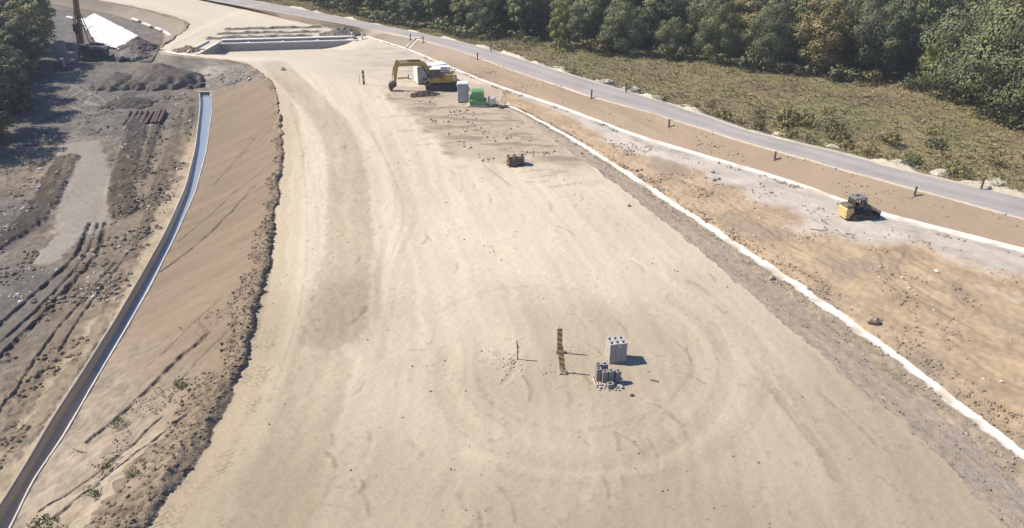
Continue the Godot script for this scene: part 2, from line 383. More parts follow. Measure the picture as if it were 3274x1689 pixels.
func make_materials():
	var grain := noise_tex(0.03, 0.92, 1.0, 3)
	var grime := noise_tex(0.012, 0.8, 1.0, 5)
	var relief := noise_tex(0.04, 0.0, 1.0, 8)
	for s in [["soil", 0.97, 0.45, 5.0], ["sand", 0.97, 0.22, 0.35], ["asphalt", 0.9, 0.8, 0.6], ["concrete", 0.85, 0.6, 0.6]]:
		var m := mat(s[0], Color(1, 1, 1), s[1])
		m.vertex_color_use_as_albedo = true
		worn(m, grain, s[2], relief, s[3])
		m.uv1_world_triplanar = true
		m.metallic_specular = 0.25
	var paints := {
		"yellow": [Color(0.52, 0.36, 0.085), 0.45], "yellow_pale": [Color(0.66, 0.49, 0.21), 0.5], "roof_grey": [Color(0.2, 0.19, 0.19), 0.6], "tank_brown": [Color(0.17, 0.14, 0.1), 0.6], "track_steel": [Color(0.05, 0.046, 0.045), 0.7],
		"dark_steel": [Color(0.06, 0.055, 0.055), 0.6], "bucket_steel": [Color(0.1, 0.075, 0.065), 0.6], "white_paint": [Color(0.78, 0.77, 0.74), 0.5],
		"grey_panel": [Color(0.45, 0.45, 0.47), 0.5], "toilet_grey": [Color(0.42, 0.44, 0.47), 0.5], "green": [Color(0.14, 0.34, 0.12), 0.45],
		"green_pale": [Color(0.5, 0.62, 0.42), 0.5], "cream": [Color(0.72, 0.66, 0.55), 0.6], "rust": [Color(0.17, 0.085, 0.045), 0.85],
		"rust_red": [Color(0.1, 0.058, 0.045), 0.85], "rust_brown": [Color(0.46, 0.21, 0.07), 0.8], "old_iron": [Color(0.13, 0.105, 0.07), 0.75], "dust_iron": [Color(0.4, 0.34, 0.26), 0.85],
		"tan_stripe": [Color(0.74, 0.52, 0.29), 0.8], "block": [Color(0.43, 0.41, 0.39), 0.92], "block_grey": [Color(0.27, 0.255, 0.245), 0.92], "block_dark": [Color(0.2, 0.19, 0.185), 0.92], "wood": [Color(0.55, 0.46, 0.36), 0.85],
		"post_dark": [Color(0.07, 0.06, 0.055), 0.7], "rubber": [Color(0.03, 0.03, 0.032), 0.85], "rock_pale": [Color(0.56, 0.5, 0.41), 0.95], "rock_brown": [Color(0.33, 0.26, 0.2), 0.95],
		"rig_orange": [Color(0.27, 0.155, 0.085), 0.6], "rig_dark": [Color(0.045, 0.047, 0.06), 0.6], "slab": [Color(0.37, 0.34, 0.31), 0.85], "dirt_dark": [Color(0.085, 0.075, 0.068), 0.97],
		"bark": [Color(0.12, 0.1, 0.08), 0.9], "bark_pale": [Color(0.32, 0.29, 0.25), 0.9], "cloth": [Color(0.66, 0.66, 0.68), 0.9], "board_dark": [Color(0.06, 0.045, 0.04), 0.7], "stick": [Color(0.2, 0.15, 0.1), 0.9],
		"clod_dark": [Color(0.19, 0.158, 0.125), 0.97], "clod_tan": [Color(0.3, 0.235, 0.17), 0.97], "clod_brown": [Color(0.185, 0.144, 0.102), 0.97], "stone_grey": [Color(0.34, 0.305, 0.262), 0.95], "stone_white": [Color(0.62, 0.58, 0.5), 0.95]}
	for k in paints:
		var m := mat(k, paints[k][0], paints[k][1])
		worn(m, grime, 0.35 if k != "toilet_grey" and k != "grey_panel" else 0.06, relief if paints[k][1] > 0.9 else null, 1.5)
	var glass := mat("glass", Color(0.02, 0.025, 0.03), 0.08)
	glass.metallic_specular = 0.7
	var water := mat("water", Color(0.27, 0.31, 0.36, 0.75), 0.05)  # sky reflection put partly into this blue-grey body colour
	water.transparency = BaseMaterial3D.TRANSPARENCY_ALPHA
	water.metallic_specular = 1.0
	var film := mat("film", Color(0.6, 0.58, 0.58, 0.12), 0.35)
	film.transparency = BaseMaterial3D.TRANSPARENCY_ALPHA
	for l in [["leaf_dark", Color(0.75, 0.82, 0.72)], ["leaf_grey", Color(0.92, 1.0, 0.76)], ["leaf_lime", Color(1.5, 1.55, 0.65)], ["leaf_brown", Color(1.5, 1.2, 0.8)], ["leaf_mid", Color(1.0, 1.1, 0.75)], ["grass", Color(1, 1, 1)]]:
		var m := mat(l[0], Color(1, 1, 1), 0.75)
		m.albedo_color = Color(minf(l[1].r * 0.5, 1), minf(l[1].g * 0.5, 1), minf(l[1].b * 0.5, 1)).linear_to_srgb() if l[0] != "grass" else Color.WHITE
		m.vertex_color_use_as_albedo = true
		m.backlight_enabled = true
		m.backlight = Color(0.14, 0.15, 0.05)

# ---------------------------------------------------------------- long edges and rows
func edge(t: Array, d: float) -> Vector2:
	var z := -d
	var n := t.size()
	var a = t[0]
	var b = t[mini(2, n - 1)]
	if z >= t[0][0]:
		return Vector2(lerpf(a[1], b[1], (z - a[0]) / (b[0] - a[0])), a[2])
	for k in n - 1:
		if z >= t[k + 1][0]:
			var u: float = (z - t[k][0]) / (t[k + 1][0] - t[k][0])
			return Vector2(lerpf(t[k][1], t[k + 1][1], u), lerpf(t[k][2], t[k + 1][2], u))
	a = t[n - 2]
	b = t[n - 1]
	return Vector2(lerpf(a[1], b[1], (z - a[0]) / (b[0] - a[0])), b[2])

func smooth_edge(t: Array, d: float) -> Vector2:
	var s := Vector2.ZERO
	for k in range(-3, 4):
		s += edge(t, d * (1.0 + k * 0.009))
	return s / 7.0

# all the edges across the site at distance d, from left to right: x and y of each
func across(d: float) -> Dictionary:
	var e := {}
	var wob := func(k: float, amp: float, f := 1.0) -> float: return amp * (n_mid.get_noise_2d(d * f, k * 97.0) * 1.4 + 0.6 * n_fine.get_noise_2d(d * f, k * 55.0))
	e.crest = smooth_edge(CREST, d) + Vector2(wob.call(1, 0.35), 0)
	e.chan_right = smooth_edge(CHAN_RIGHT, d)
	e.chan_right.x = minf(e.chan_right.x, e.crest.x - 2.5)
	var rough: Vector2 = smooth_edge(ROUGH, minf(d, 84.0))
	rough.x -= 1.1 * smoothstep(46.0, 30.0, d)
	var w: float = lerpf(smooth_edge(CREST, minf(d, 84.0)).x - rough.x, 0.9, smoothstep(60, 95, d))
	e.rough = Vector2(e.crest.x - maxf(w + wob.call(2, 0.7), 0.4), e.crest.y - 0.12 * w)
	e.chan_left = smooth_edge(CHAN_LEFT, minf(d, 126.6))
	e.chan_left = e.chan_left.lerp(e.chan_right - Vector2(0.02, 0), smoothstep(126.2, 127.6, d))
	if d > 126.4: e.chan_left.y = e.chan_right.y
	e.g2_left = smooth_edge(G2_LEFT, d) + Vector2(wob.call(4, 0.22, 1.5), 0)
	e.g2_right = smooth_edge(G2_RIGHT, d) + Vector2(wob.call(5, 0.1), 0)
	e.g2_right.x = e.g2_left.x + maxf(e.g2_right.x - e.g2_left.x, 0.75) * 0.9
	var past := smoothstep(107.5, 119.0, d)
	var k := 0
	for p in [["band_top", BAND_TOP, 0.3], ["band_foot", BAND_FOOT, 0.12], ["g1_left", G1_LEFT, 0.26], ["g1_right", G1_RIGHT, 0.2]]:
		var v := smooth_edge(p[1], minf(d, 107.5)) + Vector2(-0.56 * maxf(d - 107.5, 0.0), 0) + Vector2(wob.call(6 + k, p[2], 1.5), 0)
		v = v.lerp(e.g2_left - Vector2(0.4 - 0.1 * k, 0), past)
		e[p[0]] = v
		k += 1
	e.band_foot.x = maxf(e.band_foot.x, e.band_top.x + 0.1)
	e.g1_left.x = maxf(e.g1_left.x, e.band_foot.x + 0.08)
	e.g1_right.x = e.g1_left.x + maxf(e.g1_right.x - e.g1_left.x, 0.05) * 0.92
	e.road_left = smooth_edge(ROAD_LEFT, d) + Vector2(wob.call(11, 0.12), 0)
	e.road_right = smooth_edge(ROAD_RIGHT, d) + Vector2(wob.call(12, 0.15), 0)
	return e

# height of the ground without its small relief
func ground_y(x: float, z: float) -> float:
	var e := across(-z)
	var names := ["chan_left", "chan_right", "rough", "crest", "band_top", "band_foot", "g1_left", "g1_right", "g2_left", "g2_right", "road_left", "road_right"]
	if x <= e.chan_left.x: return e.chan_left.y
	for k in names.size() - 1:
		var a: Vector2 = e[names[k]]
		var b: Vector2 = e[names[k + 1]]
		if x < b.x: return lerpf(a.y, b.y, (x - a.x) / maxf(b.x - a.x, 0.001))
	return lerpf(e.road_right.y, 0.3, smoothstep(0.0, 5.0, x - e.road_right.x))

func make_rows():
	for k in 14:
		rows.append(29.5 / tan(deg_to_rad(78.0 - k * 2.15)))
	var y := 1696.0
	while y > 2.0:
		rows.append(29.5 / tan(deg_to_rad(27.5) + atan((y - 844.5) / 2350.0)))
		y -= 3.0
	for d in [226.0, 236.0, 250.0, 270.0, 300.0, 350.0, 420.0, 520.0, 700.0]:
		rows.append(d)
	for d in rows:
		var e := across(d)
		for k in e:
			if not lx.has(k):
				lx[k] = PackedFloat32Array()
				ly[k] = PackedFloat32Array()
			lx[k].append(e[k].x)
			ly[k].append(e[k].y)

func half_width(d: float) -> float:
	return d * 0.82 + 16.0

func stamp_marks():
	var nr := rows.size()
	tone.resize(nr * FW)
	tone.fill(1.0)
	lift.resize(nr * FW)
	lift.fill(0.0)
	var scuff := RandomNumberGenerator.new()
	scuff.seed = 5
	var all := MARKS.duplicate()
	for k in 110:
		var d := 26.0 + 80.0 * pow(scuff.randf(), 1.5)
		var x := scuff.randf_range(-0.3, 0.42) * d + (-3.0 if d < 50.0 else 0.0)
		var ang := -0.15 + x * 0.012 + scuff.randf_range(-0.5, 0.5)
		var ln := scuff.randf_range(0.5, 3.0)
		var pts := []
		for q in 3:
			pts.append_array([x - sin(ang + 0.2 * q) * ln * q * 0.5, -d - cos(ang + 0.2 * q) * ln * q * 0.5])
		all.append([scuff.randf_range(0.15, 0.5), scuff.randf_range(0.76, 0.93), scuff.randf_range(-0.05, 0.04), pts])
	for m in all:
		var w: float = m[0] * 0.5
		var p: Array = m[3]
		var curve := Curve3D.new()
		for k in range(0, p.size(), 2):
			var a := Vector3(p[k], 0, p[k + 1])
			var b := Vector3(p[maxi(k - 2, 0)], 0, p[maxi(k - 1, 1)])
			var c := Vector3(p[mini(k + 2, p.size() - 2)], 0, p[mini(k + 3, p.size() - 1)])
			curve.add_point(a, -(c - b) / 6.0, (c - b) / 6.0)
		curve.bake_interval = 1.2
		var pts := curve.get_baked_points()
		# each cell keeps the strongest touch of this mark
		var hit := {}
		for k in pts.size() - 1:
			var a := Vector2(pts[k].x, pts[k].z)
			var b := Vector2(pts[k + 1].x, pts[k + 1].z)
			var reach := w * 1.6
			for j in nr:
				var d := rows[j]
				if d < minf(-a.y, -b.y) - reach or d > maxf(-a.y, -b.y) + reach: continue
				var hw := half_width(d)
				var i0 := clampi(int((minf(a.x, b.x) - reach + hw) / (2 * hw) * (FW - 1)), 0, FW - 1)
				var i1 := clampi(int((maxf(a.x, b.x) + reach + hw) / (2 * hw) * (FW - 1)) + 1, 0, FW - 1)
				for i in range(i0, i1 + 1):
					var q := Vector2(float(i) / (FW - 1) * 2 * hw - hw, -d)
					var dist := q.distance_to(Geometry2D.get_closest_point_to_segment(q, a, b)) + minf(0.28 * w, 0.3) * n_mid.get_noise_2d(q.x * 2.5, q.y * 2.5) + minf(0.2 * w, 0.2) * n_fine.get_noise_2d(q.x, q.y)
					var s := 1.0 - smoothstep(w * (0.45 if w < 1.0 else 0.78), w * 1.12, dist)
					if s > 0.0:
						var at := j * FW + i
						if s > hit.get(at, 0.0): hit[at] = s
		for at in hit:
			var s: float = hit[at]
			var bk := 0.25 if m[0] > 0.7 else 0.6
			var broken := 1.0 - bk + bk * clampf(0.7 + n_mid.get_noise_2d(at % FW * 0.35, at / FW * 0.35) * 1.6, 0.0, 1.0)
			tone[at] *= lerpf(1.0, m[1], s * broken)
			lift[at] += m[2] * s * broken

# ---------------------------------------------------------------- the ground
# red, green, blue and relief of a kind of soil; u runs across the strip from 0 to 1, a and b are the metres to its two edges
func soil(kind: String, x: float, d: float, u: float, a: float, b: float) -> Vector4:
	var c := Vector3.ZERO
	var h := 0.0
	var big := n_big.get_noise_2d(x, d)
	var mid := n_mid.get_noise_2d(x, d)
	var fine := n_fine.get_noise_2d(x, d)
	match kind:
		"platform":
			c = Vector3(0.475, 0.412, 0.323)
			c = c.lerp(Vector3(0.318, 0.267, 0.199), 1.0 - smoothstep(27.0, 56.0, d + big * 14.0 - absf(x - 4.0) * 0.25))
			# tracks run with the platform
			var w := a + b
			var flow := n_big.get_noise_2d(u * 700.0 / maxf(w, 20.0) * w * 0.09, d * 0.35 + 200.0)
			var flow2 := n_mid.get_noise_2d(u * w * 3.2, d * 0.16)
			c *= 1.0 + 0.13 * flow + 0.12 * flow2 + 0.07 * big + 0.05 * mid
			var near_left := 1.0 - smoothstep(0.0, 4.5, a)
			c = c.lerp(Vector3(0.36, 0.29, 0.19), near_left * 0.45 * smoothstep(0.0, 0.25, absf(sin(a * 2.4 + mid))))
			# churned soil by the parked machines
			var ex := smoothstep(-0.9, 0.9, x + 23.0 - (122.0 - d) * 0.43 + mid * 2.0) * smoothstep(76.0, 88.0, d + mid * 6.0 + x * 0.25) * (1.0 - smoothstep(116.0, 123.0, d + mid * 5.0))
			c = c.lerp(Vector3(0.36, 0.295, 0.228), ex * 0.9)
			var ridge := n_mid.get_noise_2d(x * 0.55 + d * 0.3, d * 1.5) * 0.8 + 0.35 * n_mid.get_noise_2d(x * 0.3, d * 2.6)
			c *= 1.0 - ex * 0.36 * smoothstep(0.05, 0.35, ridge)
			h += ex * 0.22 * ridge
			# the left edge carries the bite of tyre treads
			if d < 54.0 and a < 2.2:
				var lane := 1.0 - smoothstep(0.32, 0.5, absf(absf(a - 1.0) - 0.5))
				var bite := clampf(0.4 + 2.0 * mid + fine, 0.0, 1.0) * smoothstep(0.1, 0.7, sin(d * 15.0 + 3.0 * sin(a * 9.0))) * lane * smoothstep(54.0, 44.0, d + 8.0 * mid)
				c *= 1.0 - 0.25 * bite
				h -= 0.05 * bite
			var behind := smoothstep(157.0, 159.5, d) * (1.0 - smoothstep(171.0, 175.0, d)) * smoothstep(-67.0, -63.0, x) * (1.0 - smoothstep(-42.0, -37.0, x))
			c = c.lerp(Vector3(0.33, 0.29, 0.24), behind)
			# damp grey soil before the trough
			var wet := smoothstep(122.0, 132.0, d) * (1.0 - smoothstep(150.0, 156.0, d)) * smoothstep(-40.0, -12.0, x + mid * 8.0)
			c = c.lerp(Vector3(0.25, 0.235, 0.225), wet * clampf(0.45 + 1.3 * n_mid.get_noise_2d(x * 0.5, d * 1.2), 0.0, 1.0))
			c = c.lerp(Vector3(0.47, 0.43, 0.37), smoothstep(118.0, 135.0, d) * (1.0 - wet) * 0.6)
			c *= 1.0 - 0.16 * smoothstep(0.28, 0.5, fine) * smoothstep(0.0, 0.3, mid)
			h += 0.03 * mid + 0.018 * fine
		"left":
			var grey := Vector3(0.152, 0.138, 0.123).lerp(Vector3(0.142, 0.136, 0.128), smoothstep(80.0, 105.0, d))
			var tan := Vector3(0.23, 0.187, 0.14)
			var cream := Vector3(0.43, 0.35, 0.25)
			var near_c := b + mid * 2.5
			c = grey.lerp(tan, clampf(0.35 + big * 1.4, 0.0, 0.7) * (1.0 - 0.85 * smoothstep(85.0, 112.0, d)))
			c = c.lerp(tan * 0.9, (1.0 - smoothstep(3.0, 9.0, near_c)) * (1.0 - 0.6 * smoothstep(95.0, 118.0, d)))
			c = c.lerp(cream, (1.0 - smoothstep(0.6, 2.2, near_c)) * (1.0 - smoothstep(95.0, 112.0, d)))
			var rough := smoothstep(0.8, 2.5, near_c) * (0.35 + 0.65 * smoothstep(-0.15, 0.25, big + 0.3 * mid))
			var lump := n_cell.get_noise_2d(x, d)
			c *= 1.0 + 0.35 * mid + 0.25 * fine + 0.12 * lump
			h += rough * (0.26 * mid + 0.14 * fine + 0.09 * lump)
		"slope":
			c = Vector3(0.222, 0.174, 0.126)
			var drag := n_mid.get_noise_2d(x * 1.3 - d * 1.6, (x + d) * 0.12)
			c *= 1.0 + 0.16 * drag + 0.1 * big + 0.06 * fine
			var low := 1.0 - smoothstep(36.0, 50.0, d + 7.0 * mid + (u - 0.5) * 10.0)
			c = c.lerp(Vector3(0.29, 0.245, 0.192) * (1.0 + 0.35 * mid + 0.3 * fine), low * 0.85)
			var far := smoothstep(122.0, 130.0, d + 3.0 * mid)
			c = c.lerp(Vector3(0.175, 0.16, 0.145) * (1.0 + 0.4 * mid + 0.35 * fine), far * (1.0 - smoothstep(158.0, 172.0, d)))
			c = c.lerp(Vector3(0.25, 0.215, 0.18), smoothstep(158.0, 172.0, d))
			h += 0.05 * drag + (0.04 + low * 0.16 + far * 0.2) * mid + (0.02 + low * 0.05) * fine
		"berm":
			c = Vector3(0.195, 0.155, 0.114) * (1.0 + 0.55 * fine + 0.35 * mid)
			var bell := sin(PI * pow(u, 2.1))
			h += bell * (0.42 + 0.3 * mid + 0.2 * fine) * minf((a + b) / 1.8, 1.0)
		"band":
			c = Vector3(0.42, 0.342, 0.262) * (1.0 + 0.14 * n_mid.get_noise_2d(x * 2.0 + d, d * 0.3) + 0.14 * fine + 0.1 * mid)
			h += 0.05 * fine + 0.06 * mid
		"ledge":
			c = Vector3(0.3, 0.245, 0.18) * (1.0 + 0.3 * fine + 0.25 * mid)
			h += 0.1 * fine + 0.06 * mid
		"gutter":
			c = Vector3(0.62, 0.587, 0.53) * (1.0 + 0.05 * mid + 0.04 * fine)
			var dirt := smoothstep(0.2, 0.5, n_mid.get_noise_2d(x * 1.5 + 40.0, d * 1.5))
			c = c.lerp(Vector3(0.42, 0.35, 0.27), dirt * 0.7)
			h -= 0.09 * sin(PI * u)
		"low":
			var ochre := Vector3(0.395, 0.3, 0.2)
			var pale := Vector3(0.455, 0.41, 0.362)
			var t := smoothstep(0.4, 0.64, u - 0.12 * smoothstep(70.0, 95.0, d) + 0.4 * big + 0.14 * mid)
			c = ochre.lerp(pale, t)
			var drag := n_mid.get_noise_2d(x * 0.55 - d * 0.45, (x + d) * 1.7)
			c *= 1.0 + 0.2 * mid + 0.12 * fine + 0.14 * drag + 0.1 * big
			c = c.lerp(Vector3(0.26, 0.215, 0.17), (1.0 - t) * smoothstep(0.15, 0.5, n_big.get_noise_2d(x * 2.0 + 90.0, d * 2.0)) * 0.7)
			h += (1.0 - 0.7 * t) * (0.1 * mid + 0.07 * fine + 0.06 * drag)
		"bank":
			c = Vector3(0.295, 0.23, 0.17)
			var drag := n_mid.get_noise_2d(x * 1.6 + d * 1.0, (d - x) * 0.08)
			c *= 1.0 + 0.22 * drag * smoothstep(75.0, 110.0, d) + 0.1 * big + 0.06 * mid + 0.06 * fine
			c = c.lerp(Vector3(0.27, 0.235, 0.2), smoothstep(125.0, 160.0, d))
			c = c.lerp(Vector3(0.5, 0.43, 0.35), 1.0 - smoothstep(0.12, 0.3, b + 0.1 * fine))
			h += 0.1 * drag * smoothstep(60.0, 110.0, d) + 0.04 * mid
		"road":
			c = Vector3(0.308, 0.29, 0.278) * (1.0 + 0.12 * n_big.get_noise_2d(x * 2.0, d * 2.0) + 0.07 * mid + 0.05 * fine)
			c *= 1.0 + 0.06 * sin(u * TAU * 2.0 + big)
			c = c.lerp(Vector3(0.45, 0.41, 0.35), 1.0 - smoothstep(0.1, 0.4, minf(a, b) + 0.25 * mid))
		"field":
			var t := clampf(0.5 + big * 1.5, 0.0, 1.0)
			c = Vector3(0.168, 0.155, 0.074).lerp(Vector3(0.2, 0.155, 0.092), t)
			c *= 1.0 + 0.16 * mid + 0.08 * fine + 0.2 * n_big.get_noise_2d(x * 2.0, d * 2.5)
			c = c.lerp(Vector3(0.5, 0.44, 0.35) * (1.0 + 0.3 * fine), 1.0 - smoothstep(0.4, 1.1, a + mid * 0.5))
			var heap := smoothstep(0.1, 0.35, n_mid.get_noise_2d(d * 0.6, 300.0)) * (1.0 - smoothstep(1.2, 2.8, a + mid))
			c = c.lerp(Vector3(0.48, 0.43, 0.35) * (1.0 + 0.3 * fine), heap * 0.7)
			h += 0.3 * mid * smoothstep(0.5, 3.0, a) + heap * (0.35 + 0.3 * fine)
	return Vector4(c.x, c.y, c.z, h)

func strip(called: String, kind: String, la: String, lb: String, cols: int, material: String, label: String, d0 := 0.0, d1 := 1000.0, power := 1.0):
	var js := []
	for j in rows.size():
		if rows[j] >= d0 and rows[j] <= d1: js.append(j)
	var pos := PackedVector3Array()
	var col := PackedColorArray()
	var n := cols + 1
	for j in js:
		var d := rows[j]
		var hw := half_width(d)
		var xa: float = lx[la][j] if lx.has(la) else (lx["chan_left"][j] - (d * 0.62 + 22.0) if la == "left_end" else lx["chan_left"][j] - 900.0)
		var xb: float = lx[lb][j] if lx.has(lb) else (maxf(d * 0.82 + 20.0, lx["road_right"][j] + 60.0) if lb == "right_end" else lx["road_right"][j] + 900.0)
		if la == "left_end": xa = minf(lx["chan_left"][j] - 8.0, -(d * 0.82 + 8.0))
		if la == "right_end": xa = maxf(d * 0.82 + 20.0, lx["road_right"][j] + 60.0)
		if lb == "left_end": xb = minf(lx["chan_left"][j] - 8.0, -(d * 0.82 + 8.0))
		var ya: float = ly[la][j] if ly.has(la) else 0.3
		var yb: float = ly[lb][j] if ly.has(lb) else 0.3
		if la == "left_end" or la == "far_left": ya = ly["chan_left"][j]
		if lb == "left_end": yb = ly["chan_left"][j]
		for i in n:
			var u := pow(float(i) / cols, power)
			var x := lerpf(xa, xb, u)
			var y := lerpf(ya, yb, u)
			var s := soil(kind, x, d, u, x - xa, xb - x)
			if kind == "field": y = lerpf(ya, 0.3, smoothstep(0.0, 5.0, x - xa)) if la == "road_right" else 0.3
			if kind == "slope": y -= 0.25 * sin(PI * u) * minf(ya - yb, 0.0) * -0.3
			var f := clampf((x + hw) / (2.0 * hw), 0.0, 1.0) * (FW - 1)
			var i0 := mini(int(f), FW - 2)
			var r := f - i0
			var at: int = j * FW + i0
			var tn := lerpf(tone[at], tone[at + 1], r)
			if kind == "left" and tn > 1.08:
				var even := clampf((tn - 1.08) * 2.2, 0.0, 0.85)
				var q := 1.0 + 0.12 * n_big.get_noise_2d(x * 3.0, d * 0.8)
				s = s.lerp(Vector4(0.235 * q, 0.215 * q, 0.19 * q, s.w * 0.25), even)
				tn = lerpf(tn, 1.12, even)
			var hold := minf(smoothstep(0.0, 0.25, x - xa), smoothstep(0.0, 0.25, xb - x))
			if kind == "gutter": hold = 1.0
			if i == 0 or i == cols: hold = 0.0
			y += (s.w + lerpf(lift[at], lift[at + 1], r)) * hold
			if kind == "platform" and d > 138.0: y -= trough_depth(x, d)
			pos.append(Vector3(x, y, -d))
			col.append(Color(s.x * tn, s.y * tn, s.z * tn) if kind != "platform" or tn > 1.0 else Color(s.x * tn, s.y * pow(tn, 1.12), s.z * pow(tn, 1.28)))
	var o := part(called, self, grid_mesh(pos, col, js.size(), n), mats[material])
	tag(o, label, "", "", "structure")

func grid_mesh(pos: PackedVector3Array, col: PackedColorArray, nr: int, n: int) -> ArrayMesh:
	var nor := PackedVector3Array()
	nor.resize(pos.size())
	var idx := PackedInt32Array()
	for j in nr:
		for i in n:
			var e := pos[j * n + mini(i + 1, n - 1)] - pos[j * n + maxi(i - 1, 0)]
			var f := pos[mini(j + 1, nr - 1) * n + i] - pos[maxi(j - 1, 0) * n + i]
			var k := e.cross(f)
			nor[j * n + i] = k.normalized() if k.length_squared() > 1e-12 else Vector3.UP
			if i < n - 1 and j < nr - 1:
				var v := j * n + i
				idx.append_array([v, v + n, v + n + 1, v, v + n + 1, v + 1])
	var arr := []
	arr.resize(Mesh.ARRAY_MAX)
	arr[Mesh.ARRAY_VERTEX] = pos
	arr[Mesh.ARRAY_NORMAL] = nor
	arr[Mesh.ARRAY_COLOR] = col
	arr[Mesh.ARRAY_INDEX] = idx
	var m := ArrayMesh.new()
	m.add_surface_from_arrays(Mesh.PRIMITIVE_TRIANGLES, arr)
	return m

# how far the floor of the underpass trough lies below the platform
func trough_depth(x: float, d: float) -> float:
	var near := 144.0 if x < -45.6 else (lerpf(143.7, 148.5, (x + 45.6) / 9.6) if x < -36.0 else lerpf(148.5, 150.5, (x + 36.0) / 14.0))
	var back := lerpf(155.2, 159.4, (x + 60.5) / 28.5) + 0.7
	if x < -60.3 or x > -20.0 or d < near or d > back: return 0.0
	return 1.8 * (1.0 - smoothstep(-40.0, -29.0, x))

func build_ground():
	strip("far_terrain", "left", "far_left", "left_end", 4, "soil", "distant low ground to the left of the site")
	strip("lower_ground", "left", "left_end", "chan_left", 250, "soil", "rutted grey and tan lower ground left of the ditch")
	strip("embankment_slope", "slope", "chan_right", "rough", 130, "soil", "smooth brown embankment slope between ditch and platform")
	strip("earth_berm", "berm", "rough", "crest", 44, "soil", "dark crumbly berm of pushed up soil along the platform's left edge")
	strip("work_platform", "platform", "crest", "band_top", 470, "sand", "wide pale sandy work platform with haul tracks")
	strip("cut_slope", "band", "band_top", "band_foot", 40, "soil", "brown shaded cut slope along the platform's right edge", 0.0, 119.0)
	strip("stony_ledge", "ledge", "band_foot", "g1_left", 12, "soil", "narrow stony ledge beside the nearer white gutter", 0.0, 119.0)
	strip("concrete_gutter", "gutter", "g1_left", "g1_right", 8, "concrete", "nearer white concrete gutter running from the white tank to the right edge", 0.0, 109.6)
	strip("soil_seam", "ledge", "g1_left", "g1_right", 3, "soil", "strip of soil where the nearer gutter ends", 109.0, 119.0)
	strip("lower_terrace", "low", "g1_right", "g2_left", 200, "soil", "ochre lower terrace between the two white gutters", 0.0, 119.0)
	strip("concrete_gutter", "gutter", "g2_left", "g2_right", 8, "concrete", "farther white concrete gutter at the foot of the road bank", 0.0, 168.0)
	strip("soil_seam", "ledge", "g2_left", "g2_right", 3, "soil", "strip of soil where the farther gutter ends", 167.0, 1000.0)
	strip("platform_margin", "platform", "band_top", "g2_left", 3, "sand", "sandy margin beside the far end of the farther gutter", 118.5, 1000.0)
	strip("road_bank", "bank", "g2_right", "road_left", 56, "soil", "smooth reddish brown bank below the service road")
	strip("service_road", "road", "road_left", "road_right", 26, "asphalt", "narrow pale grey service road along the top of the bank")
	strip("meadow", "field", "road_right", "right_end", 190, "soil", "olive and brown meadow between the service road and the forest", 0.0, 1000.0, 1.4)
	strip("far_terrain", "field", "right_end", "far_right", 4, "soil", "distant ground under the forest on the right")

func build_channel():
	var ch := Node3D.new()
	ch.name = "drainage_channel"
	add_child(ch)
	tag(ch, "narrow concrete lined ditch curving along the foot of the embankment", "", "", "structure")
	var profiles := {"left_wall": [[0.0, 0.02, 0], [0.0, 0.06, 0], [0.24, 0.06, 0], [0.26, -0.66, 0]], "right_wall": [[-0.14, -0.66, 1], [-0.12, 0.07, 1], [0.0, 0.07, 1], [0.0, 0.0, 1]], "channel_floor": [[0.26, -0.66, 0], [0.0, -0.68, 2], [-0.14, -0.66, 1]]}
	for name_ in profiles:
		var pr: Array = profiles[name_]
		var pos := PackedVector3Array()
		var col := PackedColorArray()
		var nr := 0
		for j in rows.size():
			var d := rows[j]
			if d > 126.6: continue
			nr += 1
			var a := Vector2(lx.chan_left[j], ly.chan_left[j])
			var b := Vector2(lx.chan_right[j], ly.chan_right[j])
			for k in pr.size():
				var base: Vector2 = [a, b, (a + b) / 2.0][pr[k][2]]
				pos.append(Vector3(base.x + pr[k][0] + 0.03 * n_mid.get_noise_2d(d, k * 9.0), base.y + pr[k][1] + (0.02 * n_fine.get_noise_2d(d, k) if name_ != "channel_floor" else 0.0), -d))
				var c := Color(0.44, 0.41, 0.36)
				if name_ == "left_wall": c = Color(0.36, 0.3, 0.235).lerp(Color(0.5, 0.45, 0.38), smoothstep(60, 80, d))  # left wall is darker, its shade put into the colour
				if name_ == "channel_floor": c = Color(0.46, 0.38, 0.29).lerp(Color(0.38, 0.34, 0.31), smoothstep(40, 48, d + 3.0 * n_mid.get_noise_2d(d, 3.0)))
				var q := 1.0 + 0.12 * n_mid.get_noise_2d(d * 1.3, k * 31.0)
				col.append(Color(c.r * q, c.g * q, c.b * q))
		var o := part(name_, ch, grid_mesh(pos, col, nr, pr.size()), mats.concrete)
	var st := sts()
	var a := edge(CHAN_LEFT, 126.4)
	var b := edge(CHAN_RIGHT, 126.4)
	bx(st, Vector3((a.x + b.x) / 2.0, -3.3, -126.9), Vector3(3.2, 1.1, 0.6), 0.05)
	part("end_wall", ch, st, mats.slab)
	# standing water
	var pos := PackedVector3Array()
	var col := PackedColorArray()
	var nr := 0
	for j in rows.size():
		var d := rows[j]
		if d > 126.6 or d < 46.0: continue
		nr += 1
		var yw := -3.6 + 0.34 * smoothstep(62.0, 105.0, d)
		for x in [lx.chan_left[j] + 0.25, lx.chan_right[j] - 0.25]:
			pos.append(Vector3(x, yw, -d))
			col.append(Color.WHITE)
	tag(part("ditch_water", self, grid_mesh(pos, col, nr, 2), mats.water), "still shallow water standing in the concrete ditch", "", "", "structure")

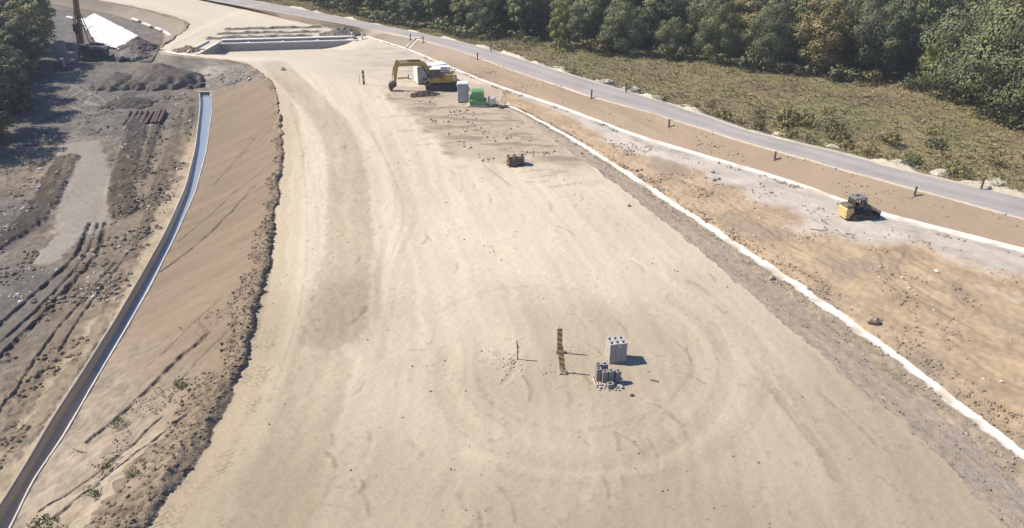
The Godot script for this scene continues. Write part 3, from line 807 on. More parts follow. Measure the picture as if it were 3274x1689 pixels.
func build_trough():
	var t := thing("underpass_trough", "sunken concrete trough, sunlight painted into its white rims, across the far end of the platform", "underpass", Vector3(-60.5, 0, -155.2))
	var dir := Vector3(28.5, 0, -4.2)
	var f := dir.normalized()
	var back := Vector3(-f.z, 0, f.x) * -1.0
	if back.z > 0: back = -back
	var turn := Basis(f, Vector3.UP, f.cross(Vector3.UP))
	var L := dir.length()
	var st := sts()
	bx(st, f * L / 2.0 + back * 0.5 + Vector3(0, -1.55, 0), Vector3(L, 2.5, 1.0), 0.03, turn)
	part("far_wall", t, st, mats.slab)
	st = sts()
	bx(st, f * L / 2.0 + back * 0.3 + Vector3(0, -0.2, 0), Vector3(L + 1.0, 0.22, 0.55), 0.03, turn)
	part("lower_rim", t, st, mats.white_paint)  # white: sunlight on the concrete top put into the colour
	st = sts()
	bx(st, f * (L / 2.0 - 0.4) + back * 1.35 + Vector3(0, -0.1, 0), Vector3(L - 2.0, 0.85, 0.5), 0.03, turn)
	part("upper_wall", t, st, mats.slab)
	st = sts()
	bx(st, f * (L / 2.0 - 0.4) + back * 1.35 + Vector3(0, 0.42, 0), Vector3(L - 1.6, 0.16, 1.0), 0.03, turn)
	part("upper_rim", t, st, mats.white_paint)  # sunlit concrete top, its brightness painted in
	for k in 2:
		st = sts()
		bx(st, f * (L + 0.4 - 2.2 * k) + back * (0.4 + 1.0 * k) + Vector3(0, 0.5, 0), Vector3(0.3, 1.5, 0.5), 0.03, turn)
		part("end_post", t, st, mats.white_paint)
	st = sts()
	bx(st, Vector3(0.0, -1.3, 5.6), Vector3(0.6, 2.7, 11.4), 0.03)
	part("side_wall", t, st, mats.slab)
	st = sts()
	bx(st, Vector3(0.0, 0.12, 5.6), Vector3(0.7, 0.16, 11.6), 0.03)
	part("side_rim", t, st, mats.cream)  # pale because the sunlit top is painted in
	st = sts()
	bx(st, Vector3(-2.4, 0.1, 4.6), Vector3(0.5, 0.6, 11.0), 0.03)
	part("outer_kerb", t, st, mats.cream)
	# the chute down the bank
	var top := Vector3(-18.9, 1.7, -150.4)
	var foot := Vector3(-20.6, 0.1, -148.9)
	var c := thing("drain_chute", "pale concrete drain chute running down the bank from the road edge", "drain", foot)
	for s in [-0.45, 0.45]:
		st = sts()
		bar(st, Vector3(s, 0.08, 0.9 * s), top - foot + Vector3(s, 0.08, 0.9 * s), 0.22, 0.3)
		part("side_wall", c, st, mats.cream)
	st = sts()
	bar(st, Vector3(0, -0.02, 0), top - foot, 0.9, 0.12)
	part("chute_floor", c, st, mats.slab)
	st = sts()
	bx(st, top - foot + Vector3(0.1, 0.15, -0.1), Vector3(1.3, 0.35, 0.6), 0.04)
	part("inlet", c, st, mats.white_paint)

# a heap: a dented cone on the ground, [x, z, radius x, radius z, height]
func heap(called: String, label: String, category: String, x: float, z: float, r: Vector2, hgt: float, c: Color, material: String, seed_no: int, rough := 0.25, group := "", turn := 0.0):
	var n := 46
	var pos := PackedVector3Array()
	var col := PackedColorArray()
	var y0 := ground_y(x, z)
	for j in n:
		for i in n:
			var p := Vector2(float(i) / (n - 1) * 2.0 - 1.0, 1.0 - float(j) / (n - 1) * 2.0)
			var w := Vector3(p.x * r.x, 0, p.y * r.y)
			var nz := n_mid.get_noise_2d(x + w.x * 1.6 + seed_no * 13.0, z + w.z * 1.6)
			var nf := n_fine.get_noise_2d(x + w.x + seed_no * 7.0, z + w.z)
			var l := p.length() * (1.0 + 0.45 * nz)
			var prof := maxf(0.0, 1.0 - l)
			var y := hgt * (prof * (1.25 - 0.25 * prof)) * (1.0 + rough * nz) + (rough * 0.8 * nf * minf(1.0, prof * 5.0)) * minf(hgt, 1.0)
			w.y = (y if prof > 0.0 else -0.6)
			pos.append(w.rotated(Vector3.UP, turn))
			var q := 1.0 + 0.35 * nf + 0.3 * nz
			col.append(Color(c.r * q, c.g * q, c.b * q))
	var o := part(called, self, grid_mesh(pos, col, n, n), mats[material])
	o.position = Vector3(x, y0 - 0.05, z)
	return tag(o, label, category, group)

# a long low bench of earth with a pale top and a rough front, its shade put into the dark colour
func bench(label: String, x: float, z: float, long: float, seed_no: int):
	var pos := PackedVector3Array()
	var col := PackedColorArray()
	var prof := [[-1.7, -0.3, 1], [-1.3, 0.0, 1], [-0.9, 0.42, 0], [0.7, 0.6, 0], [1.0, 0.55, 2], [1.25, 0.1, 2], [1.7, -0.3, 2]]
	var n := 90
	for k in prof.size():
		for i in n:
			var t := float(i) / (n - 1)
			var ends := smoothstep(0.0, 0.04, t) * smoothstep(1.0, 0.93, t)
			var a := t * long
			var p = prof[prof.size() - 1 - k]
			var q := n_mid.get_noise_2d(a * 1.4 + seed_no * 40.0, p[0] * 2.0)
			pos.append(Vector3(a - long / 2.0, p[1] * (1.0 + 0.7 * q) * ends - 0.1, p[0] + 0.7 * n_mid.get_noise_2d(a * 0.8, seed_no * 20.0)))
			var c: Color = [Color(0.5, 0.45, 0.375), Color(0.3, 0.27, 0.22), Color(0.22, 0.195, 0.16)][p[2]]
			col.append(c * (1.0 + 0.5 * q))
	var o := part("earth_bench", self, grid_mesh(pos, col, prof.size(), n), mats.soil)
	o.position = Vector3(x, ground_y(x, z), z)
	o.rotation.y = 0.13
	tag(o, label, "earth bank", "long earth benches behind the trough")

func build_mounds():
	var dk := Color(0.125, 0.11, 0.1)
	heap("spoil_heap", "largest dark grey spoil heap, between drilling rig and ditch end", "spoil heap", -63.5, -133.5, Vector2(8.5, 6.0), 3.3, dk, "soil", 1)
	heap("spoil_heap", "dark spoil heap leaning against the left side of the largest heap", "spoil heap", -70.0, -131.5, Vector2(5.0, 4.5), 2.4, dk, "soil", 2)
	heap("spoil_heap", "small grey spoil heap beside the haul road bend", "spoil heap", -78.0, -153.0, Vector2(4.0, 3.6), 2.0, Color(0.19, 0.17, 0.15), "soil", 3)
	heap("spoil_heap", "dark spoil heap against the lower edge of the white sheet", "spoil heap", -80.0, -161.0, Vector2(4.5, 4.0), 2.4, dk, "soil", 4)
	heap("spoil_heap", "low dark spoil heap between rusty steel beams and largest heap", "spoil heap", -63.0, -119.5, Vector2(4.2, 3.2), 1.2, Color(0.09, 0.082, 0.078), "soil", 5)
	heap("spoil_heap", "low dark spoil heap below the haul road, left of the grey mud", "spoil heap", -67.5, -143.0, Vector2(4.5, 2.0), 1.1, dk, "soil", 6)
	heap("dark_pit_stand_in", "flat dark heap standing in for a pit in front of the excavator", "soil heap", -13.5, -113.6, Vector2(2.6, 1.5), 0.75, Color(0.07, 0.055, 0.05), "soil", 7, 0.5)  # dark colour stands in for a shaded pit
	heap("rubbish_heap", "brown debris heap inside the bend of the haul road", "debris heap", -63.5, -147.3, Vector2(3.2, 2.0), 1.0, Color(0.2, 0.165, 0.125), "soil", 8, 0.5)
	var k := 0
	for b in [[-53.5, -161.3, 23.0, "nearest long earth bench behind the trough's rim"], [-53.0, -166.3, 23.0, "middle long earth bench behind the trough"], [-53.5, -171.8, 22.5, "farthest long earth bench behind the trough"]]:
		bench(b[3], b[0], b[1], b[2], 10 + k)
		k += 1
	heap("soil_ridge", "short dark soil mound at the right end of the stony ridges", "soil ridge", -36.5, -163.5, Vector2(5.0, 3.0), 1.6, Color(0.16, 0.145, 0.125), "soil", 15, 0.5)
	# pale limestone heaps along the far edge of the road
	for p in [[6.5, -127.6, 2.6, "farthest pale rubble heap by the road, close to the forest"], [13.2, -116.0, 2.6, "long pale rubble heap by the road, opposite the excavator"], [16.6, -111.6, 3.0, "broad pale rubble heap by the road beside the meadow"], [20.4, -106.9, 2.0, "pale rubble heap just left of a far side road post"], [23.9, -103.2, 1.6, "small pale rubble heap just right of a far side road post"], [33.6, -91.3, 2.0, "pale rubble heap among dark shrubs near the middle of the road"], [38.8, -86.5, 1.4, "small pale rubble heap with a post standing before it"], [44.2, -80.4, 2.4, "pale rubble heap between dark shrubs right of the middle post"], [47.6, -77.4, 2.2, "pale gravelly rubble heap left of the rightmost far side post"], [51.4, -74.4, 2.4, "pale rubble heap at the right edge of the picture"]]:
		heap("rubble_heap", p[3], "rubble heap", p[0] + 0.6, p[1] - 0.6, Vector2(p[2] * 1.1, 1.25), 0.42, Color(0.44, 0.4, 0.33), "soil", 20 + k, 0.6, "pale rubble heaps along the service road", 0.72)
		k += 1

# ---------------------------------------------------------------- plants
# foliage as many small leaf sprays spread over clumps: each blob is [centre, radius]
func foliage(blobs: Array, per_area: float, leaf: float, seed_no: int, base: Color, droop := 0.0) -> ArrayMesh:
	var r := RandomNumberGenerator.new()
	r.seed = seed_no
	var pos := PackedVector3Array()
	var nor := PackedVector3Array()
	var col := PackedColorArray()
	for b in blobs:
		var rad: float = b[1]
		var shade := r.randf_range(0.75, 1.25)
		var count := int(per_area * rad * rad)
		for k in count:
			var dir := Vector3(r.randfn(), r.randfn() + 0.25, r.randfn()).normalized()
			var p: Vector3 = b[0] + dir * rad * Vector3(1, 0.85, 1) * r.randf_range(0.72, 1.1)
			if p.y < 0.05: continue
			var crown_out := Vector3(p.x, (p.y - 4.5) * 0.6, p.z).normalized()
			var n := (dir + Vector3(r.randf_range(-0.5, 0.5), r.randf_range(-0.3, 0.6), r.randf_range(-0.5, 0.5))).normalized()
			var u := n.cross(Vector3(r.randfn(), r.randfn(), r.randfn())).normalized()
			var v := n.cross(u)
			if droop > 0.0:
				v = (Vector3.DOWN + n * 0.5 + Vector3(r.randfn(), 0, r.randfn()) * 0.3).normalized()
				u = v.cross(n).normalized()
			var s := leaf * r.randf_range(0.55, 1.35)
			var lng := s * (1.0 + droop)
			var a := p - u * s * 0.5
			var c := p + u * s * 0.5
			var top := p - v * lng * 0.55
			var tip := p + v * lng * 0.6 - n * s * 0.12
			var q := shade * r.randf_range(0.7, 1.35)
			var cc := Color(base.r * q, base.g * q, base.b * q * r.randf_range(0.85, 1.1))
			for t in [[a, tip, c], [a, c, top]]:
				var tn := ((t[2] - t[0]) as Vector3).cross(t[1] - t[0]).normalized()
				var tt: Array = t
				if tn.dot(n) < 0.0:
					tt = [t[0], t[2], t[1]]
					tn = -tn
				for pt in tt:
					pos.append(pt)
					nor.append((tn * 0.35 + dir * 0.65 + crown_out * 0.25).normalized())
					col.append(cc)
	var arr := []
	arr.resize(Mesh.ARRAY_MAX)
	arr[Mesh.ARRAY_VERTEX] = pos
	arr[Mesh.ARRAY_NORMAL] = nor
	arr[Mesh.ARRAY_COLOR] = col
	var m := ArrayMesh.new()
	m.add_surface_from_arrays(Mesh.PRIMITIVE_TRIANGLES, arr)
	return m

# clumps filling a crown 10 m high
func crown_blobs(seed_no: int, bottom: float, wide: float, count: int, small: float, big: float, pointed := 0.0) -> Array:
	var r := RandomNumberGenerator.new()
	r.seed = seed_no
	var out := []
	var mid := (10.0 + bottom) / 2.0
	var half := (10.0 - bottom) / 2.0
	for k in count:
		var t := -0.9 + 1.75 * (k + r.randf()) / count
		var ring := sqrt(maxf(0.0, 1.0 - t * t)) * wide * (1.0 - pointed * maxf(t, -0.2)) * 0.8
		var ang := k * 2.39996 + r.randf_range(-0.5, 0.5)
		var rr := r.randf_range(small, big) * (1.0 - 0.3 * maxf(t, 0.0))
		var spread := ring * r.randf_range(0.6, 1.12)
		out.append([Vector3(cos(ang) * spread, mid + t * half * 0.86 + r.randf_range(-0.3, 0.3), sin(ang) * spread), rr])
	out.append([Vector3(0, mid, 0), minf(wide * 0.6, half * 0.7)])
	return out

func trunk_mesh(seed_no: int, hgt: float, rad: float, limbs: int) -> ArrayMesh:
	var r := RandomNumberGenerator.new()
	r.seed = seed_no
	var st := sts()
	var p := Vector3(0, -0.4, 0)
	var steps := 5
	var joints := [p]
	for k in steps:
		var q := p + Vector3(r.randf_range(-0.12, 0.12) * hgt / 5.0, (hgt + 0.4) / steps, r.randf_range(-0.12, 0.12) * hgt / 5.0)
		tube(st, p, q, rad * (1.0 - 0.17 * k), rad * (1.0 - 0.17 * (k + 1)), 7, false)
		p = q
		joints.append(p)
	for k in limbs:
		var s: Vector3 = joints[1 + k % (steps - 1)]
		var ang := k * 2.4 + r.randf()
		tube(st, s, s + Vector3(cos(ang) * hgt * 0.22, hgt * 0.2, sin(ang) * hgt * 0.22), rad * 0.42, rad * 0.1, 5, false)
	return st.commit()

const ROW_WORDS := ["rightmost", "second from the right", "third from the right", "fourth from the right", "fifth from the right", "sixth from the right", "seventh from the right", "eighth from the right", "ninth from the right", "tenth from the right", "eleventh from the right", "twelfth from the right", "thirteenth from the right", "fourteenth from the right", "fifteenth from the right", "sixteenth from the right", "seventeenth from the right", "eighteenth from the right", "nineteenth from the right", "twentieth from the right", "twenty-first from the right", "twenty-second from the right", "twenty-third from the right", "twenty-fourth from the right", "twenty-fifth from the right", "twenty-sixth from the right", "twenty-seventh from the right", "twenty-eighth from the right", "twenty-ninth from the right", "thirtieth from the right", "thirty-first from the right", "thirty-second from the right", "thirty-third from the right", "thirty-fourth from the right", "thirty-fifth from the right", "thirty-sixth from the right", "thirty-seventh from the right", "thirty-eighth from the right", "thirty-ninth from the right", "fortieth from the right"]
var tree_kinds := []
var shrub_meshes := []

func make_tree(kind: int, variant: int) -> Node3D:
	var k: Dictionary = tree_kinds[kind]
	var o := Node3D.new()
	part("trunk", o, k.trunk[variant % k.trunk.size()], mats[k.bark])
	part("crown", o, k.crown[variant % k.crown.size()], mats[k.leaf])
	return o

func place_tree(kind: int, variant: int, x: float, z: float, hgt: float, label: String, group: String, wide := 1.0) -> Node3D:
	var o := make_tree(kind, variant)
	o.name = numbered("tree")
	add_child(o)
	o.position = Vector3(x, ground_y(x, z) - 0.1, z)
	o.rotation.y = rng.randf() * TAU
	o.scale = Vector3(hgt / 10.0 * wide, hgt / 10.0, hgt / 10.0 * wide)
	return tag(o, label, "tree", group)

func build_forest():
	var g := Color(0.215, 0.228, 0.13)
	tree_kinds = [
		{"leaf": "leaf_dark", "bark": "bark", "crown": [], "trunk": [trunk_mesh(1, 7, 0.24, 5), trunk_mesh(2, 7, 0.22, 4)], "say": "dark green broadleaf tree"},
		{"leaf": "leaf_grey", "bark": "bark", "crown": [], "trunk": [trunk_mesh(3, 7, 0.2, 5)], "say": "soft grey-green rounded tree"},
		{"leaf": "leaf_mid", "bark": "bark_pale", "crown": [], "trunk": [trunk_mesh(4, 8, 0.16, 4)], "say": "slim mid-green tree with a pale trunk"},
		{"leaf": "leaf_brown", "bark": "bark", "crown": [], "trunk": [trunk_mesh(5, 7, 0.22, 5)], "say": "olive-brown leafy tree"},
		{"leaf": "leaf_lime", "bark": "bark", "crown": [], "trunk": [trunk_mesh(6, 6, 0.16, 4)], "say": "bright yellow-green bushy tree"}]
	for v in 3:
		tree_kinds[0].crown.append(foliage(crown_blobs(20 + v, 1.2, 3.5, 26, 0.75, 1.35), 380.0, 0.175, 30 + v, g))
	for v in 2:
		tree_kinds[1].crown.append(foliage(crown_blobs(40 + v, 0.2, 3.4, 22, 1.0, 1.7, 0.3), 400.0, 0.125, 42 + v, g, 0.4))
		tree_kinds[2].crown.append(foliage(crown_blobs(50 + v, 1.6, 2.1, 24, 0.55, 1.05), 330.0, 0.17, 52 + v, g, 0.5))
		tree_kinds[3].crown.append(foliage(crown_blobs(60 + v, 0.8, 3.3, 25, 0.75, 1.3), 360.0, 0.18, 62 + v, g))
	tree_kinds[4].crown.append(foliage(crown_blobs(70, 0.1, 2.9, 24, 0.8, 1.3), 340.0, 0.17, 72, g))
	for v in 4:
		var bl := []
		var r := RandomNumberGenerator.new()
		r.seed = 80 + v
		for k in 9:
			bl.append([Vector3(r.randf_range(-1.1, 1.1), r.randf_range(0.3, 1.2), r.randf_range(-1.1, 1.1)), r.randf_range(0.4, 0.75)])
		shrub_meshes.append(foliage(bl, 120.0, 0.2, 84 + v, g, 0.3 * (v % 2)))
	# the front row along the meadow, from right to left, then deeper rows
	var line := PackedVector2Array()
	for p in FOREST: line.append(Vector2(p[1], p[0]))
	var special := {0: [1, 15.0, 1.2], 1: [1, 16.0, 1.3], 2: [1, 15.5, 1.3], 7: [4, 8.0, 1.15], 4: [1, 15.0, 1.3], 6: [1, 15.0, 1.35], 8: [0, 13.0, 1.0], 10: [1, 12.0, 1.1], 11: [1, 11.5, 1.0], 5: [1, 16.5, 1.4], 3: [1, 15.0, 1.3], 9: [3, 14.0, 1.1], 13: [1, 11.0, 1.2], 15: [4, 10.0, 0.9]}
	for row in 6:
		var n := 0
		var left_over: float = rng.randf_range(0.0, 3.0)
		for k in line.size() - 1:
			var a := line[k]
			var b := line[k + 1]
			var e := (b - a).normalized()
			var out := Vector2(e.y, -e.x)
			if out.dot(Vector2(0.6, -0.8)) < 0.0: out = -out
			var at: float = left_over
			while at < a.distance_to(b):
				var p := a + e * at + out * (2.0 + row * 6.0 + rng.randf_range(-1.2, 1.6)) + e * rng.randf_range(-0.8, 0.8)
				var far := clampf((-p.y - 130.0) / 60.0, 0.0, 1.0)
				var pick := rng.randf()
				var kind := 0 if pick < 0.33 else (1 if pick < 0.63 else (3 if pick < 0.76 else 2))
				if rng.randf() < far * 0.6: kind = 2
				if row < 2 and -p.y < 112.0: kind = 1
				var hgt := rng.randf_range([8.0, 11.5, 13.0, 14.0, 15.0, 15.0][row], [13.5, 16.0, 17.0, 18.0, 19.0, 19.0][row]) * (1.0 - 0.18 * far)
				var wide := rng.randf_range(1.0, 1.35)
				if row == 0 and special.has(n):
					kind = special[n][0]
					hgt = special[n][1]
					wide = special[n][2]
				var label := ""
				var group := ""
				if row == 0:
					label = "%s in the forest's front row, %s" % [tree_kinds[kind].say, ROW_WORDS[mini(n, 39)]]
					group = "front row trees at the forest edge"
				elif row == 1:
					label = "%s in the forest's second row, %s" % [tree_kinds[kind].say, ROW_WORDS[mini(n, 39)]]
					group = "second row trees of the forest"
				else:
					label = "%s deep in the forest behind the front rows" % tree_kinds[kind].say
					group = "%ss deep in the forest" % tree_kinds[kind].say
				place_tree(kind, rng.randi() % 3, p.x, p.y, hgt, label, group, wide)
				n += 1
				at += rng.randf_range(5.5, 10.0) * [1.0, 0.85, 0.8, 0.85, 0.9, 0.9][row]
			left_over = at - a.distance_to(b)
	for k in 34:
		var p := Vector2(rng.randf_range(78.0, 150.0), rng.randf_range(-205.0, -125.0))
		if p.x < 70.0 + (p.y + 125.0) * -0.1: continue
		var kind: int = [0, 1, 3, 2][rng.randi() % 4]
		place_tree(kind, rng.randi() % 3, p.x, p.y, rng.randf_range(14.0, 18.0), "%s deep in the forest behind the front rows" % tree_kinds[kind].say, "%ss deep in the forest" % tree_kinds[kind].say, 1.3)
	# low bushes along the forest's foot
	var m := 0
	for k in line.size() - 1:
		var a := line[k]
		var b := line[k + 1]
		var at: float = 1.0
		while at < a.distance_to(b) and m < 40:
			var p := a.lerp(b, at / a.distance_to(b)) + Vector2(rng.randf_range(-1.5, 1.0), rng.randf_range(-1.0, 1.5))
			place_shrub(p.x, p.y, rng.randf_range(1.0, 2.1), ["leaf_dark", "leaf_grey", "leaf_mid", "leaf_brown"][rng.randi() % 4], "low leafy bush at the forest's foot, %s" % ROW_WORDS[mini(m, 39)], "bushes along the forest's foot")
			m += 1
			at += rng.randf_range(4.5, 7.0)
	# the left edge trees, their shade put into dark leaves; the tallest stand unseen
	var lt := [[-70.8, -95.0, 9.5, 0, "dark tree at the picture's left edge nearest the camera"], [-75.5, -103.0, 11.5, 0, "dark green tree in the left group, behind the nearest one"], [-79.8, -113.0, 11.5, 0, "dark tree in the left group, third from the front"], [-83.6, -122.0, 9.5, 0, "dark leafy tree in the left group nearest the pump"], [-88.0, -129.5, 10.0, 2, "slim green tree in the left group, before the drilling rig"], [-91.0, -137.0, 12.0, 0, "dark tree in the left group, left of the concrete slab"], [-94.0, -146.0, 13.0, 3, "tall brownish tree in the left group behind the slab"], [-97.5, -155.0, 14.0, 2, "slim pale-trunked tree at the back of the left group"], [-101.0, -163.0, 14.0, 2, "farthest slim tree at the back of the left group"], [-91.0, -112.0, 13.0, 0, "tall dark tree in the left group's second row"], [-97.0, -128.0, 13.5, 0, "tall dark tree in the left group's second row, farther back"], [-104.0, -146.0, 15.0, 0, "tall dark tree at the top left corner"], [-82.0, -100.0, 13.0, 0, "dark tree just outside the left edge"], [-109.0, -163.0, 15.0, 0, "dark tree behind the slim trees at the top left"], [-86.0, -117.0, 12.0, 0, "dark tree between the two rows of the left group"], [-93.0, -121.0, 14.0, 3, "tall brownish tree deep in the left group"], [-99.0, -138.0, 14.0, 0, "tall dark tree deep in the left group"], [-86.0, -93.0, 17.0, 0, "tall dark tree outside the left edge, nearest the camera"], [-94.0, -103.0, 18.0, 0, "tall dark tree outside the left edge, second from the front"], [-101.0, -113.0, 18.0, 3, "tall dark tree outside the left edge, third from the front"], [-105.0, -121.0, 18.0, 0, "tall dark tree outside the left edge, fourth from the front"], [-111.0, -134.0, 18.0, 0, "tall dark tree outside the left edge, farthest"]]
	for t in lt:
		place_tree(t[3], rng.randi() % 3, t[0], t[1], t[2], t[4], "trees at the left edge", 1.3)
	for t in [[-84.0, -124.5, 1.6, "bush beside the pump at the foot of the left trees"], [-79.0, -114.0, 1.7, "bush on the shaded bank below the left trees"], [-73.5, -103.0, 1.6, "bush in front of the nearest left tree"], [-88.0, -133.0, 1.8, "bush left of the concrete casing slab"], [-92.0, -141.0, 1.7, "bush behind the concrete casing slab"]]:
		place_shrub(t[0], t[1], t[2], "leaf_mid", t[3], "bushes under the left trees")

func place_shrub(x: float, z: float, s: float, leaf: String, label: String, group := "") -> Node3D:
	var o := part("shrub", self, shrub_meshes[rng.randi() % 4], mats[leaf])
	o.position = Vector3(x, ground_y(x, z), z)
	o.rotation.y = rng.randf() * TAU
	o.scale = Vector3(s * 1.1, s, s * 1.1)
	return tag(o, label, "shrub", group)

func scatter(called: String, label: String, mesh: Mesh, material: String, spots: Array, colors: Array = []) -> Node3D:
	var mm := MultiMesh.new()
	mm.transform_format = MultiMesh.TRANSFORM_3D
	mm.use_colors = colors.size() > 0
	mm.mesh = mesh
	mm.instance_count = spots.size()
	for k in spots.size():
		mm.set_instance_transform(k, spots[k])
		if colors: mm.set_instance_color(k, colors[k])
	var o := MultiMeshInstance3D.new()
	o.multimesh = mm
	o.material_override = mats[material]
	o.name = numbered(called)
	add_child(o)
	return tag(o, label, "", "", "stuff")

func blade_tuft(seed_no: int, blades: int, wide: float) -> ArrayMesh:
	var r := RandomNumberGenerator.new()
	r.seed = seed_no
	var st := sts()
	for k in blades:
		var a := r.randf() * TAU
		var d := Vector3(cos(a), 0, sin(a))
		var side := d.cross(Vector3.UP) * r.randf_range(0.03, 0.07)
		var p := d * r.randf_range(0.0, wide * 0.4)
		var q := p + d * r.randf_range(0.15, wide) + Vector3(0, r.randf_range(0.25, 0.8), 0)
		tri(st, p - side, p + side, q, d + Vector3.UP)
	return st.commit()

func build_field():
	var tufts := [blade_tuft(1, 16, 0.5), blade_tuft(2, 14, 0.6), blade_tuft(3, 18, 0.4)]
	var spots := [[], [], []]
	var cols := [[], [], []]
	var line := PackedVector2Array()
	for p in FOREST: line.append(Vector2(p[1], p[0]))
	while spots[0].size() + spots[1].size() + spots[2].size() < 30000:
		var d := 62.0 + 165.0 * pow(rng.randf(), 1.25)
		var j := rows.bsearch(d) if false else 0
		var e0 := edge(ROAD_RIGHT, d).x
		var f0 := edge(FOREST, d).x if d < 215.0 else e0 + 8.0
		var x := e0 + 0.9 + rng.randf() * minf(maxf(f0 + 6.0 - e0, 3.0), d * 0.8 + 12.0 - e0)
		if rng.randf() > (maxf(f0 + 6.0 - e0, 3.0)) / 70.0 + 0.1: continue
		var big := n_big.get_noise_2d(x * 1.4, d * 1.4)
		var v := 0 if big > 0.1 else (1 if big > -0.15 else 2)
		if rng.randf() < 0.2: v = rng.randi() % 3
		if x - e0 < 2.4 and rng.randf() < 0.6: continue
		var s := rng.randf_range(0.25, 0.52) * (1.0 + 0.5 * n_mid.get_noise_2d(x, d))
		var y := lerpf(edge(ROAD_RIGHT, d).y, 0.3, smoothstep(0.0, 5.0, x - e0)) + 0.3 * n_mid.get_noise_2d(x, d) * smoothstep(0.5, 3.0, x - e0) - 0.03
		spots[v].append(Transform3D(Basis(Vector3.UP, rng.randf() * TAU).scaled(Vector3(s * 1.5, s, s * 1.5)), Vector3(x, y, -d)))
		var q := rng.randf_range(0.88, 1.14)
		var c: Color = [Color(0.24, 0.228, 0.105), Color(0.265, 0.225, 0.118), Color(0.255, 0.203, 0.126)][v]
		if rng.randf() < 0.03: c = Color(0.46, 0.4, 0.24)
		cols[v].append(Color(c.r * q, c.g * q, c.b * q))
	for v in 3:
		scatter("meadow_grass", ["green-olive grass of the meadow", "yellow-olive grass of the meadow", "brown dry grass of the meadow"][v], tufts[v], "grass", spots[v], cols[v])
	var sh := [[21.6, -104.4, 0.8], [25.5, -101.0, 1.0], [28.6, -98.4, 1.2], [30.5, -96.0, 0.9], [32.2, -93.6, 1.2], [35.6, -91.0, 1.3], [37.4, -88.8, 1.0], [40.6, -85.4, 1.2], [42.3, -83.6, 1.4], [45.6, -80.0, 1.3], [46.7, -81.5, 1.1], [49.4, -76.8, 1.2], [50.6, -78.6, 1.0], [37.2, -97.0, 2.0], [39.5, -96.4, 1.7], [42.5, -94.0, 1.5], [41.5, -90.5, 1.5], [47.0, -88.0, 1.5], [52.0, -86.5, 1.3], [55.0, -92.5, 1.2], [10.0, -121.5, 1.0], [17.8, -112.5, 1.0], [14.5, -119.0, 1.1], [56.0, -81.0, 1.4], [34.5, -100.0, 1.2], [44.5, -101.0, 1.3], [29.0, -105.5, 1.0]]
	var order := range(sh.size())
	order.sort_custom(func(a, b): return sh[a][0] / -sh[a][1] > sh[b][0] / -sh[b][1])
	var k := 0
	for s in sh:
		var brown: bool = k in [13, 14, 16, 24]
		place_shrub(s[0], s[1], s[2] * 0.66, "leaf_brown" if k % 3 else "leaf_dark", "%s low shrub in the meadow, %s" % ["brown" if brown else "dark olive", ROW_WORDS[order.find(k)]], "low shrubs in the meadow")
		k += 1
	# plants on the near embankment
	for s in [[-25.1, -28.6, 0.6, "leaf_mid", "largest green weed clump at the bottom left of the slope"], [-23.6, -30.6, 0.34, "leaf_grey", "grey-green weed clump above the largest green one"], [-23.8, -33.0, 0.27, "leaf_grey", "dry weed clump on the sandy part of the slope"], [-25.6, -37.4, 0.28, "leaf_mid", "small green weed between the two ruts on the slope"], [-22.4, -40.2, 0.3, "leaf_grey", "tiny dry weed beside the upper slope rut"], [-21.6, -31.5, 0.3, "leaf_grey", "tiny dry weed at the foot of the dark berm"]]:
		place_shrub(s[0], s[1], s[2], s[3], s[4], "weeds on the near embankment")

